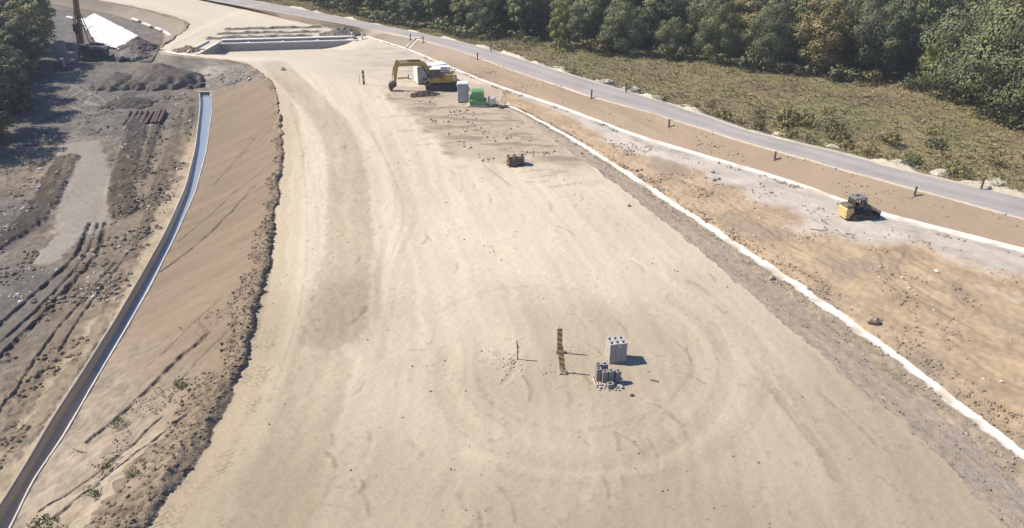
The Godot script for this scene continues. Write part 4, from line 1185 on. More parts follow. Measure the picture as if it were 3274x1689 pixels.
# ---------------------------------------------------------------- machines and things
func build_excavator():
	var t := thing("excavator", "yellow tracked excavator parked with its bucket resting on the sand", "excavator", Vector3(-11.35, 0.02, -117.8), 3.31)
	for s in [-1.0, 1.0]:
		var tr := Node3D.new()
		tr.name = "track" if s < 0 else "track_001"
		t.add_child(tr)
		tr.position = Vector3(0, 0, 1.3 * s)
		var st := sts()
		var loop := PackedVector2Array()
		for k in 9: loop.append(Vector2(2.1 + 0.5 * sin(PI * k / 8), 0.5 + 0.5 * cos(PI * k / 8)))
		for k in 9: loop.append(Vector2(-2.1 - 0.5 * sin(PI * k / 8), 0.5 - 0.5 * cos(PI * k / 8)))
		prism(st, loop, -0.3, 0.3)
		for k in 34:
			var a := -2.1 + 4.2 * k / 33.0
			bx(st, Vector3(a, 1.02, 0), Vector3(0.07, 0.05, 0.62), 0.01)
			bx(st, Vector3(a, 0.0, 0), Vector3(0.07, 0.05, 0.62), 0.01)
		part("belt", tr, st, mats.track_steel)
		st = sts()
		for k in 7: tube(st, Vector3(-1.5 + 0.5 * k, 0.3, -0.34), Vector3(-1.5 + 0.5 * k, 0.3, 0.34), 0.17, 0.17, 12)
		for k in [-2.1, 2.1]: tube(st, Vector3(k, 0.5, -0.33), Vector3(k, 0.5, 0.33), 0.36, 0.36, 16)
		part("rollers", tr, st, mats.dark_steel)
	var st := sts()
	bx(st, Vector3(0, 0.75, 0), Vector3(2.6, 0.5, 2.1), 0.05)
	tube(st, Vector3(0, 0.9, 0), Vector3(0, 1.22, 0), 0.85, 0.85, 20)
	part("undercarriage", t, st, mats.dark_steel)
	st = sts()
	bx(st, Vector3(-0.2, 1.3, 0), Vector3(4.2, 0.2, 2.8), 0.04)
	part("deck", t, st, mats.yellow)
	st = sts()
	bx(st, Vector3(-0.95, 1.95, -0.95), Vector3(1.5, 1.1, 0.9), 0.05)
	bx(st, Vector3(-0.6, 1.85, 0.75), Vector3(2.9, 0.9, 1.3), 0.05)
	part("engine_housing", t, st, mats.yellow)
	st = sts()
	bx(st, Vector3(-0.42, 1.93, -1.41), Vector3(0.42, 0.9, 0.03), 0.01)
	part("side_grille", t, st, mats.rust_brown)
	st = sts()
	prism(st, PackedVector2Array([Vector2(-1.7, 1.2), Vector2(-1.7, 2.45), Vector2(-2.3, 2.4), Vector2(-2.45, 2.1), Vector2(-2.45, 1.4), Vector2(-2.3, 1.2)]), -1.4, 1.4)
	part("counterweight", t, st, mats.yellow_pale)
	st = sts()
	bx(st, Vector3(-1.95, 1.85, -1.41), Vector3(0.3, 0.3, 0.02), 0.005)
	part("pale_badge", t, st, mats.cream)
	st = sts()
	bx(st, Vector3(-2.05, 1.32, -1.41), Vector3(0.75, 0.12, 0.02), 0.005)
	part("dark_stripe", t, st, mats.rubber)
	st = sts()
	tube(st, Vector3(-1.0, 2.3, 0.3), Vector3(-1.0, 3.0, 0.3), 0.08, 0.08, 8)
	part("exhaust_pipe", t, st, mats.dark_steel)
	st = sts()
	for z in [-0.12, 0.12]: tube(st, Vector3(2.2, 4.45, z), Vector3(3.0, 4.98, z), 0.035, 0.035, 6)
	for z in [-0.12, 0.12]: tube(st, Vector3(3.0, 4.98, z), Vector3(6.6, 4.9, z), 0.035, 0.035, 6)
	part("boom_hose", t, st, mats.rubber).scale.y = 0.9
	st = sts()
	bar(st, Vector3(1.95, 2.6, -1.42), Vector3(2.25, 2.75, -1.6), 0.04)
	bx(st, Vector3(2.25, 2.75, -1.62), Vector3(0.06, 0.34, 0.2), 0.01)
	part("mirror", t, st, mats.rubber)
	st = sts()
	bx(st, Vector3(-1.3, 2.56, -0.8), Vector3(0.95, 0.1, 0.7), 0.02)
	part("engine_vent", t, st, mats.dark_steel)
	# cab
	var cab := Node3D.new()
	cab.name = "cab"
	t.add_child(cab)
	st = sts()
	prism(st, PackedVector2Array([Vector2(0.15, 1.4), Vector2(1.95, 1.4), Vector2(1.95, 1.75), Vector2(1.1, 2.0), Vector2(0.15, 2.05)]), -1.42, -0.42)
	part("lower_body", cab, st, mats.yellow)
	st = sts()
	for p in [[1.92, 1.7, 1.62, 3.3], [0.2, 2.0, 0.2, 3.3], [0.85, 2.0, 0.85, 3.3]]:
		for z in [-1.38, -0.46]:
			bar(st, Vector3(p[0], p[1], z), Vector3(p[2], p[3], z), 0.09)
	part("frame", cab, st, mats.dark_steel)
	st = sts()
	prism(st, PackedVector2Array([Vector2(0.2, 1.98), Vector2(1.1, 1.95), Vector2(1.9, 1.72), Vector2(1.62, 3.28), Vector2(0.2, 3.28)]), -1.37, -0.47)
	part("window", cab, st, mats.glass)
	st = sts()
	bx(st, Vector3(0.9, 3.36, -0.92), Vector3(1.75, 0.12, 1.15), 0.04)
	part("roof", cab, st, mats.white_paint)
	# tall far side deck with pale canopy and rails
	st = sts()
	bx(st, Vector3(-0.35, 2.45, 0.85), Vector3(2.3, 0.4, 0.95), 0.03)
	for x in [-1.45, 0.0, 1.25]:
		for z in [0.3, 1.35]: bar(st, Vector3(x, 2.2, z), Vector3(x, 3.25, z), 0.08)
	part("tool_housing", t, st, mats.grey_panel)
	st = sts()
	bx(st, Vector3(-0.1, 3.3, 0.8), Vector3(2.9, 0.1, 1.3), 0.03)
	part("canopy", t, st, mats.white_paint)
	st = sts()
	for x in [-1.75, -1.1, -0.4]:
		bar(st, Vector3(x, 2.4, -0.35), Vector3(x, 3.1, -0.35), 0.06)
	bar(st, Vector3(-1.8, 3.1, -0.35), Vector3(0.1, 3.1, -0.35), 0.06)
	bar(st, Vector3(-1.8, 2.75, -0.35), Vector3(0.1, 2.75, -0.35), 0.06)
	part("hand_rail", t, st, mats.white_paint)
	# boom, stick, bucket
	st = sts()
	prism(st, PackedVector2Array([Vector2(0.7, 1.6), Vector2(1.35, 1.75), Vector2(2.3, 3.35), Vector2(3.1, 4.05), Vector2(4.2, 4.2), Vector2(6.75, 4.2), Vector2(7.0, 4.45), Vector2(6.8, 4.72), Vector2(4.2, 4.85), Vector2(3.0, 4.85), Vector2(2.2, 4.4), Vector2(0.7, 2.2)]), -0.3, 0.3)
	part("boom", t, st, mats.yellow).scale.y = 0.9
	st = sts()
	prism(st, PackedVector2Array([Vector2(6.45, 4.85), Vector2(6.65, 5.3), Vector2(6.95, 5.3), Vector2(7.25, 4.4), Vector2(7.45, 2.8), Vector2(7.45, 1.15), Vector2(7.15, 1.15), Vector2(6.85, 3.0), Vector2(6.6, 4.2)]), -0.22, 0.22)
	part("stick", t, st, mats.yellow).scale.y = 0.9
	st = sts()
	for z in [-0.4, 0.4]:
		tube(st, Vector3(1.6, 1.55, z), Vector3(2.3, 2.9, z), 0.11, 0.11, 10)
		tube(st, Vector3(2.3, 2.9, z), Vector3(2.9, 4.1, z), 0.07, 0.07, 10)
	part("lift_cylinder", t, st, mats.dark_steel).scale.y = 0.9
	st = sts()
	tube(st, Vector3(3.3, 5.1, 0), Vector3(5.2, 5.15, 0), 0.12, 0.12, 10)
	tube(st, Vector3(5.2, 5.15, 0), Vector3(6.7, 5.1, 0), 0.07, 0.07, 10)
	bx(st, Vector3(3.35, 5.0, 0), Vector3(0.3, 0.4, 0.2), 0.03)
	part("stick_cylinder", t, st, mats.dark_steel).scale.y = 0.9
	st = sts()
	tube(st, Vector3(7.35, 4.2, 0), Vector3(7.65, 2.7, 0), 0.1, 0.1, 10)
	tube(st, Vector3(7.65, 2.7, 0), Vector3(7.75, 1.6, 0), 0.06, 0.06, 10)
	part("bucket_cylinder", t, st, mats.yellow).scale.y = 0.9
	st = sts()
	bar(st, Vector3(7.3, 1.7, 0), Vector3(7.8, 1.55, 0), 0.14)
	bar(st, Vector3(7.8, 1.55, 0), Vector3(7.75, 1.2, 0), 0.14)
	part("linkage", t, st, mats.dark_steel).scale.y = 0.9
	st = sts()
	var side := PackedVector2Array([Vector2(7.05, 1.15), Vector2(7.5, 1.38), Vector2(8.05, 1.3), Vector2(8.35, 0.95), Vector2(8.3, 0.5), Vector2(8.1, 0.1), Vector2(7.95, -0.02), Vector2(7.8, 0.25), Vector2(7.45, 0.6), Vector2(7.1, 0.75)])
	prism(st, side, -0.62, -0.56)
	prism(st, side, 0.56, 0.62)
	for k in range(0, 6):
		var a := side[k]
		var b := side[k + 1]
		bar(st, Vector3(a.x, a.y, 0), Vector3(b.x, b.y, 0), 1.12, 0.06)
	for z in [-0.5, -0.25, 0.0, 0.25, 0.5]:
		bar(st, Vector3(8.05, 0.12, z), Vector3(7.86, -0.04, z), 0.08)
	part("bucket", t, st, mats.bucket_steel)

func build_dozer():
	var t := thing("bulldozer", "small yellow bulldozer with dark cab parked beside the farther white gutter", "bulldozer", Vector3(35.55, -1.32, -69.6), 0.24)
	for s in [-1.0, 1.0]:
		var tr := Node3D.new()
		tr.name = "track" if s < 0 else "track_001"
		t.add_child(tr)
		tr.position = Vector3(0.1, 0, 0.66 * s)
		var st := sts()
		var loop := PackedVector2Array()
		for k in 9: loop.append(Vector2(0.95 + 0.38 * sin(PI * k / 8), 0.38 + 0.38 * cos(PI * k / 8)))
		for k in 9: loop.append(Vector2(-0.95 - 0.38 * sin(PI * k / 8), 0.38 - 0.38 * cos(PI * k / 8)))
		prism(st, loop, -0.17, 0.17)
		for k in 20: bx(st, Vector3(-0.95 + 0.1 * k, 0.77, 0), Vector3(0.05, 0.05, 0.36), 0.01)
		part("belt", tr, st, mats.track_steel)
		st = sts()
		for k in 5: tube(st, Vector3(-0.7 + 0.35 * k, 0.2, -0.2), Vector3(-0.7 + 0.35 * k, 0.2, 0.2), 0.12, 0.12, 10)
		for k in [-0.95, 0.95]: tube(st, Vector3(k, 0.38, -0.2), Vector3(k, 0.38, 0.2), 0.26, 0.26, 14)
		part("rollers", tr, st, mats.rust)
	var st := sts()
	prism(st, PackedVector2Array([Vector2(-1.75, 0.3), Vector2(-1.8, 1.3), Vector2(-1.7, 1.42), Vector2(-1.05, 1.4), Vector2(-0.85, 0.95), Vector2(-1.1, 0.3)]), -0.64, 0.64)
	part("rear_body", t, st, mats.yellow_pale)
	st = sts()
	bx(st, Vector3(-1.4, 1.56, 0), Vector3(0.75, 0.3, 1.2), 0.05)
	part("fuel_tank", t, st, mats.tank_brown)
	st = sts()
	bx(st, Vector3(0.0, 0.75, 0), Vector3(2.4, 0.5, 0.9), 0.05)
	part("chassis", t, st, mats.dark_steel)
	st = sts()
	prism(st, PackedVector2Array([Vector2(0.3, 0.9), Vector2(0.3, 1.5), Vector2(1.2, 1.35), Vector2(1.3, 0.8)]), -0.42, 0.42)
	part("hood", t, st, mats.old_iron)
	st = sts()
	tube(st, Vector3(0.8, 1.3, 0.15), Vector3(0.8, 1.85, 0.15), 0.05, 0.05, 8)
	part("exhaust_pipe", t, st, mats.dark_steel)
	var cab := Node3D.new()
	cab.name = "cab"
	t.add_child(cab)
	st = sts()
	for x in [-0.95, 0.3]:
		for z in [-0.52, 0.52]:
			bar(st, Vector3(x, 1.0, z), Vector3(x * 0.92, 2.3, z), 0.1)
	bar(st, Vector3(-0.3, 1.0, 0.52), Vector3(-0.3, 2.3, 0.52), 0.08)
	bar(st, Vector3(-0.95, 1.55, -0.52), Vector3(-0.95, 1.55, 0.52), 0.09)
	bar(st, Vector3(-0.95, 1.5, 0.52), Vector3(0.3, 1.3, 0.52), 0.09)
	part("frame", cab, st, mats.dark_steel)
	st = sts()
	bx(st, Vector3(-0.94, 1.92, 0), Vector3(0.02, 0.6, 0.92), 0.005)
	part("rear_window", cab, st, mats.glass)
	st = sts()
	bx(st, Vector3(0.0, 1.8, 0.51), Vector3(0.5, 0.8, 0.02), 0.005)
	part("door_window", cab, st, mats.glass)
	st = sts()
	bx(st, Vector3(-0.35, 1.35, 0), Vector3(0.5, 0.7, 0.5), 0.08)
	part("seat", cab, st, mats.rubber)
	st = sts()
	bx(st, Vector3(-0.33, 2.36, 0), Vector3(1.5, 0.14, 1.25), 0.05)
	part("roof", cab, st, mats.roof_grey)
	st = sts()
	bx(st, Vector3(-0.3, 2.47, -0.1), Vector3(0.3, 0.1, 0.25), 0.03)
	part("beacon", cab, st, mats.rubber)
	for s in [-0.95, 0.95]:
		st = sts()
		bar(st, Vector3(0.1, 0.45, s), Vector3(1.75, 0.4, s), 0.14)
		part("push_arm", t, st, mats.old_iron)
	st = sts()
	for k in 6:
		var a0 := -0.55 + k * 0.18
		var p := Vector3(1.85 + 0.16 * absf(a0) * absf(a0) * 2.0, 0.5 + a0 * 0.85, 0)
		var a1 := -0.55 + (k + 1) * 0.18
		var q := Vector3(1.85 + 0.16 * absf(a1) * absf(a1) * 2.0, 0.5 + a1 * 0.85, 0)
		bar(st, p, q, 2.3, 0.07)
	part("blade", t, st, mats.dark_steel)
	st = sts()
	tube(st, Vector3(1.0, 1.1, 0.3), Vector3(1.85, 0.7, 0.3), 0.06, 0.06, 8)
	tube(st, Vector3(1.0, 1.1, -0.3), Vector3(1.85, 0.7, -0.3), 0.06, 0.06, 8)
	part("tilt_cylinder", t, st, mats.dust_iron)

func build_rig():
	var t := thing("drilling_rig", "tall drilling rig with a brown lattice mast in the shade of the left trees", "drilling rig", Vector3(-85.6, -2.4, -150.6), 0.1)
	t.rotation.z = -0.13
	var st := sts()
	for s in [-1.3, 1.3]:
		bx(st, Vector3(1.6, 0.5, s), Vector3(5.0, 1.0, 0.7), 0.3)
	part("tracks", t, st, mats.track_steel)
	st = sts()
	bx(st, Vector3(2.0, 1.8, 0), Vector3(3.6, 1.6, 2.4), 0.15)
	for k in 4: bx(st, Vector3(2.0 + k * 0.4, 1.8, 1.22), Vector3(0.25, 1.0, 0.06), 0.01)
	part("engine_body", t, st, mats.rig_dark)
	st = sts()
	bx(st, Vector3(0.0, 2.2, 1.0), Vector3(1.3, 2.2, 1.1), 0.1)
	part("cab", t, st, mats.rig_dark)
	st = sts()
	bx(st, Vector3(-0.1, 2.6, 1.57), Vector3(0.9, 0.9, 0.04), 0.01)
	part("cab_window", t, st, mats.glass)
	st = sts()
	bx(st, Vector3(1.4, 3.3, -0.4), Vector3(1.6, 0.5, 0.8), 0.05)
	part("winch", t, st, mats.rust_red)
	st = sts()
	bx(st, Vector3(2.4, 3.1, 0.9), Vector3(1.4, 0.12, 0.5), 0.03)
	part("cover_plate", t, st, mats.white_paint)
	st = sts()
	for x in [-0.35, 0.35]:
		for z in [-0.3, 0.3]:
			bar(st, Vector3(-0.9 + x, 0.3, z), Vector3(-0.9 + x * 0.9, 19.0, z), 0.16)
	for k in 18:
		var y := 1.0 + k * 1.0
		for z in [-0.3, 0.3]:
			bar(st, Vector3(-1.25, y, z), Vector3(-0.55, y + 0.5, z), 0.09)
			bar(st, Vector3(-0.55, y + 0.5, z), Vector3(-1.25, y + 1.0, z), 0.09)
	bx(st, Vector3(-0.9, 9.5, 0), Vector3(0.3, 18.5, 0.25), 0.03)
	part("mast", t, st, mats.rig_orange)
	st = sts()
	bx(st, Vector3(-1.5, 6.2, 0), Vector3(0.9, 1.5, 0.9), 0.08)
	tube(st, Vector3(-1.5, 5.6, 0), Vector3(-1.5, 4.9, 0), 0.4, 0.3, 12)
	part("drill_head", t, st, mats.rig_dark)
	st = sts()
	tube(st, Vector3(-1.5, 5.0, 0), Vector3(-1.5, -0.2, 0), 0.22, 0.22, 12)
	for k in 7: tube(st, Vector3(-1.5, 0.2 + k * 0.35, 0), Vector3(-1.5, 0.26 + k * 0.35, 0), 0.55, 0.55, 14)
	part("auger", t, st, mats.dark_steel)
	for s in [-0.9, 0.9]:
		st = sts()
		tube(st, Vector3(1.2, 3.0, s), Vector3(-0.6, 9.2, s * 0.3), 0.1, 0.08, 8)
		part("back_stay", t, st, mats.rig_orange)
	st = sts()
	tube(st, Vector3(-1.8, 6.5, 0.3), Vector3(-1.35, 9.5, 0.2), 0.05, 0.05, 6)
	tube(st, Vector3(-1.8, 6.5, -0.3), Vector3(-1.35, 9.5, -0.2), 0.05, 0.05, 6)
	part("hose", t, st, mats.rubber)
	var c := thing("casing_slab", "upright grey concrete slab standing left of the drilling rig", "slab", Vector3(-88.6, -2.5, -147.6), 0.25)
	st = sts()
	bx(st, Vector3(0, 2.2, 0), Vector3(1.6, 4.4, 0.9), 0.05)
	part("slab_body", c, st, mats.slab)
	st = sts()
	bx(st, Vector3(-0.72, 2.25, 0.2), Vector3(0.2, 4.5, 0.7), 0.03)
	part("edge_rib", c, st, mats.slab)
	var p := thing("pump_unit", "small dark pump unit with grey fittings below the concrete slab", "pump", Vector3(-86.4, -2.55, -142.2), 0.3)
	st = sts()
	bx(st, Vector3(0, 0.35, 0), Vector3(2.4, 0.4, 1.4), 0.04)
	part("skid", p, st, mats.dark_steel)
	st = sts()
	bx(st, Vector3(-0.4, 1.1, 0), Vector3(1.3, 1.1, 1.1), 0.08)
	part("engine", p, st, mats.rig_dark)
	st = sts()
	tube(st, Vector3(0.6, 0.5, 0), Vector3(0.6, 1.9, 0), 0.3, 0.25, 12)
	bx(st, Vector3(0.5, 2.0, 0), Vector3(0.7, 0.3, 0.5), 0.05)
	part("valve", p, st, mats.grey_panel)
	st = sts()
	tube(st, Vector3(0.9, 0.6, 0.3), Vector3(2.2, 0.15, 0.9), 0.12, 0.12, 10)
	part("outlet_hose", p, st, mats.rubber)

func build_units():
	var t := thing("site_cabin", "white site cabin with shade put into its grey walls standing behind the excavator", "cabin", Vector3(-13.5, 0.0, -122.2), 0.44)
	var st := sts()
	bx(st, Vector3(0, 1.5, 0), Vector3(5.0, 2.7, 2.3), 0.03)
	part("walls", t, st, mats.grey_panel)  # white cabin; the grey carries the shade on these walls
	st = sts()
	bx(st, Vector3(0, 2.9, 0), Vector3(5.15, 0.12, 2.45), 0.03)
	part("roof", t, st, mats.white_paint)
	st = sts()
	bx(st, Vector3(-2.53, 1.5, 0), Vector3(0.05, 2.65, 2.25), 0.01)
	part("sunlit_end", t, st, mats.white_paint)  # the lit end, painted brighter than the shaded walls
	for z in [-1.13, 1.13]:
		st = sts()
		bx(st, Vector3(-2.55, 1.5, z), Vector3(0.14, 2.8, 0.14), 0.02)
		part("corner_post", t, st, mats.white_paint)
	st = sts()
	bx(st, Vector3(0, 0.09, 0), Vector3(4.8, 0.18, 2.0), 0.02)
	part("base_frame", t, st, mats.dark_steel)
	for k in 2:
		st = sts()
		bx(st, Vector3(0, 0.45, 0), Vector3(0.55, 0.9, 0.5), 0.04)
		var b := part("grey_crate", self, st, mats.block_dark)
		b.position = Vector3(-14.35 + 0.68 * k, 0.0, -120.35 - 0.1 * k)
		b.rotation.y = 0.1 + 0.1 * k
		tag(b, ["dark grey crate at the cabin's near left corner", "dark grey crate between the other crate and the excavator's track"][k], "crate", "grey crates by the cabin")
	# portable toilet
	t = thing("portable_toilet", "tall grey portable toilet with a white lid beside the green machine", "portable toilet", Vector3(-7.35, 0.0, -109.9), 0.02)
	st = sts()
	bx(st, Vector3(0, 1.4, 0), Vector3(1.62, 2.6, 1.5), 0.05)
	part("walls", t, st, mats.toilet_grey)
	st = sts()
	bx(st, Vector3(0, 2.82, 0), Vector3(1.72, 0.22, 1.6), 0.07)
	part("roof", t, st, mats.white_paint)
	st = sts()
	bx(st, Vector3(0.02, 1.4, 0.76), Vector3(1.2, 2.3, 0.04), 0.015)
	part("door", t, st, mats.toilet_grey)
	st = sts()
	bx(st, Vector3(-0.15, 1.3, 0.79), Vector3(0.34, 0.3, 0.02), 0.005)
	part("door_plate", t, st, mats.slab)
	st = sts()
	bx(st, Vector3(0, 0.06, 0), Vector3(1.5, 0.12, 1.4), 0.02)
	part("skid", t, st, mats.rubber)
	st = sts()
	bx(st, Vector3(-0.86, 2.55, 0.3), Vector3(0.12, 0.3, 0.5), 0.03)
	part("vent_box", t, st, mats.grey_panel)
	# green machine
	t = thing("green_generator", "green rounded generator on a pale skid beside the portable toilet", "generator", Vector3(-5.15, 0.0, -107.9), 0.03)
	st = sts()
	bx(st, Vector3(0, 0.1, 0), Vector3(2.95, 0.2, 1.9), 0.03)
	part("skid", t, st, mats.cream)
	st = sts()
	bx(st, Vector3(0.12, 0.58, 0.1), Vector3(2.5, 0.75, 1.7), 0.06)
	part("base_box", t, st, mats.green)
	st = sts()
	var arch := PackedVector2Array([Vector2(-0.8, 0.95), Vector2(0.8, 0.95), Vector2(0.8, 1.9)])
	for k in range(1, 9): arch.append(Vector2(0.8 * cos(PI * k / 9.0), 1.9 + 0.55 * sin(PI * k / 9.0)))
	arch.append(Vector2(-0.8, 1.9))
	prism(st, arch, -0.88, 0.88, Transform3D(Basis(Vector3.UP, PI / 2), Vector3(0.12, 0, 0.0)))
	part("hood", t, st, mats.green)
	st = sts()
	prism(st, arch, -0.02, 0.02, Transform3D(Basis(Vector3.UP, PI / 2).scaled(Vector3(1, 0.98, 0.96)), Vector3(-0.79, 0.02, 0.0)))
	part("sunlit_end", t, st, mats.green_pale)  # paler green: sunlight on this end put into the colour
	st = sts()
	for z in [-0.7, 0.5]:
		bar(st, Vector3(-1.3, 0.2, z), Vector3(-1.0, 1.7, z), 0.12)
	bar(st, Vector3(-1.05, 1.65, -0.75), Vector3(-1.05, 1.65, 0.6), 0.12)
	part("tow_frame", t, st, mats.green_pale)
	st = sts()
	bx(st, Vector3(-1.0, 1.2, -0.1), Vector3(0.3, 0.8, 0.8), 0.05)
	part("control_box", t, st, mats.rubber)
	# white tank
	t = thing("water_tank", "white plastic cube tank right of the green generator", "tank", Vector3(-3.0, 0.0, -107.6), 0.1)
	st = sts()
	bx(st, Vector3(0, 0.75, 0), Vector3(1.1, 1.15, 1.0), 0.16)
	part("container", t, st, mats.cream)
	st = sts()
	tube(st, Vector3(0, 1.3, 0), Vector3(0, 1.42, 0), 0.17, 0.17, 14)
	part("lid", t, st, mats.white_paint)
	st = sts()
	bx(st, Vector3(0, 0.08, 0), Vector3(1.15, 0.16, 1.05), 0.02)
	part("pallet_base", t, st, mats.wood)
	for k in 2:
		st = sts()
		prism(st, PackedVector2Array([Vector2(-0.9, -0.1), Vector2(0.2, -0.38), Vector2(0.95, -0.1), Vector2(0.6, 0.3), Vector2(-0.5, 0.3)]), 0.0, 0.1, Transform3D(Basis(Vector3.RIGHT, -PI / 2), Vector3.ZERO))
		var b := part("dark_board", self, st, mats.board_dark)  # two thin dark flat boards beside the tank
		b.position = Vector3(-2.2 + 0.9 * k, 0.05 + 0.06 * k, -107.1 + 0.45 * k)
		b.rotation = Vector3(0.06, 0.4 * k, 0.05)
		tag(b, ["dark flat board lying against the white tank's foot", "dark flat board at the start of the nearer white gutter"][k], "mat", "dark boards by the white tank")
	# rusty drum
	t = thing("rusty_drum", "rusty metal drum lying alone on the sand near the nearer gutter", "drum", Vector3(0.35, 0.62, -81.9), 0.22)
	st = sts()
	var R := 0.62
	for k in 18:
		if k in [3, 7, 8]: continue
		var a0 := TAU * k / 18
		var a1 := TAU * (k + 1) / 18
		quad(st, Vector3(-0.75, R * sin(a0), R * cos(a0)), Vector3(0.95, R * sin(a0), R * cos(a0)), Vector3(0.95, R * sin(a1), R * cos(a1)), Vector3(-0.75, R * sin(a1), R * cos(a1)), Vector3(0, sin(a0 + 0.17), cos(a0 + 0.17)))
	tube(st, Vector3(0.9, 0, 0), Vector3(0.96, 0, 0), R, R, 18)
	part("shell", t, st, mats.old_iron)
	for x in [-0.78, -0.05, 0.92]:
		st = sts()
		for k in 18:
			var a0 := TAU * k / 18
			var a1 := TAU * (k + 1) / 18
			bar(st, Vector3(x, (R + 0.04) * sin(a0), (R + 0.04) * cos(a0)), Vector3(x, (R + 0.04) * sin(a1), (R + 0.04) * cos(a1)), 0.12)
		part("rim", t, st, mats.rust)
	for k in 5:
		st = sts()
		var a := TAU * k / 5 + 0.3
		bar(st, Vector3(-0.78, 0, 0), Vector3(-0.78, R * sin(a), R * cos(a)), 0.1)
		part("spoke", t, st, mats.dust_iron)
	st = sts()
	tube(st, Vector3(-0.95, 0, 0), Vector3(-0.6, 0, 0), 0.16, 0.16, 12)
	part("hub", t, st, mats.old_iron)
	st = sts()
	bar(st, Vector3(-0.8, -0.3, 0.45), Vector3(-1.15, -0.35, 0.7), 0.12)
	part("hook", t, st, mats.rust)
	st = sts()
	bar(st, Vector3(-0.6, -0.42, 0.62), Vector3(0.4, -0.2, 0.66), 0.1)
	part("strap", t, st, mats.dust_iron)

func hollow_block(st: SurfaceTool, at: Vector3, size: Vector3, wall: float, turn := Basis()):
	for s in [-1.0, 1.0]:
		bx(st, at + turn * Vector3(s * (size.x - wall) / 2.0, 0, 0), Vector3(wall, size.y, size.z), 0.008, turn)
		bx(st, at + turn * Vector3(0, 0, s * (size.z - wall) / 2.0), Vector3(size.x - 2 * wall, size.y, wall), 0.008, turn)

func pallet(parent: Node3D, wide: float, deep: float, slats: int):
	for k in slats:
		var st := sts()
		bx(st, Vector3(-wide / 2 + 0.06 + k * (wide - 0.12) / (slats - 1), 0.13, 0), Vector3(0.1, 0.025, deep), 0.005)
		part("slat", parent, st, mats.wood)
	for k in 3:
		var st := sts()
		bx(st, Vector3(0, 0.06, -deep / 2 + 0.06 + k * (deep - 0.12) / 2), Vector3(wide, 0.1, 0.09), 0.008)
		part("bearer", parent, st, mats.wood)

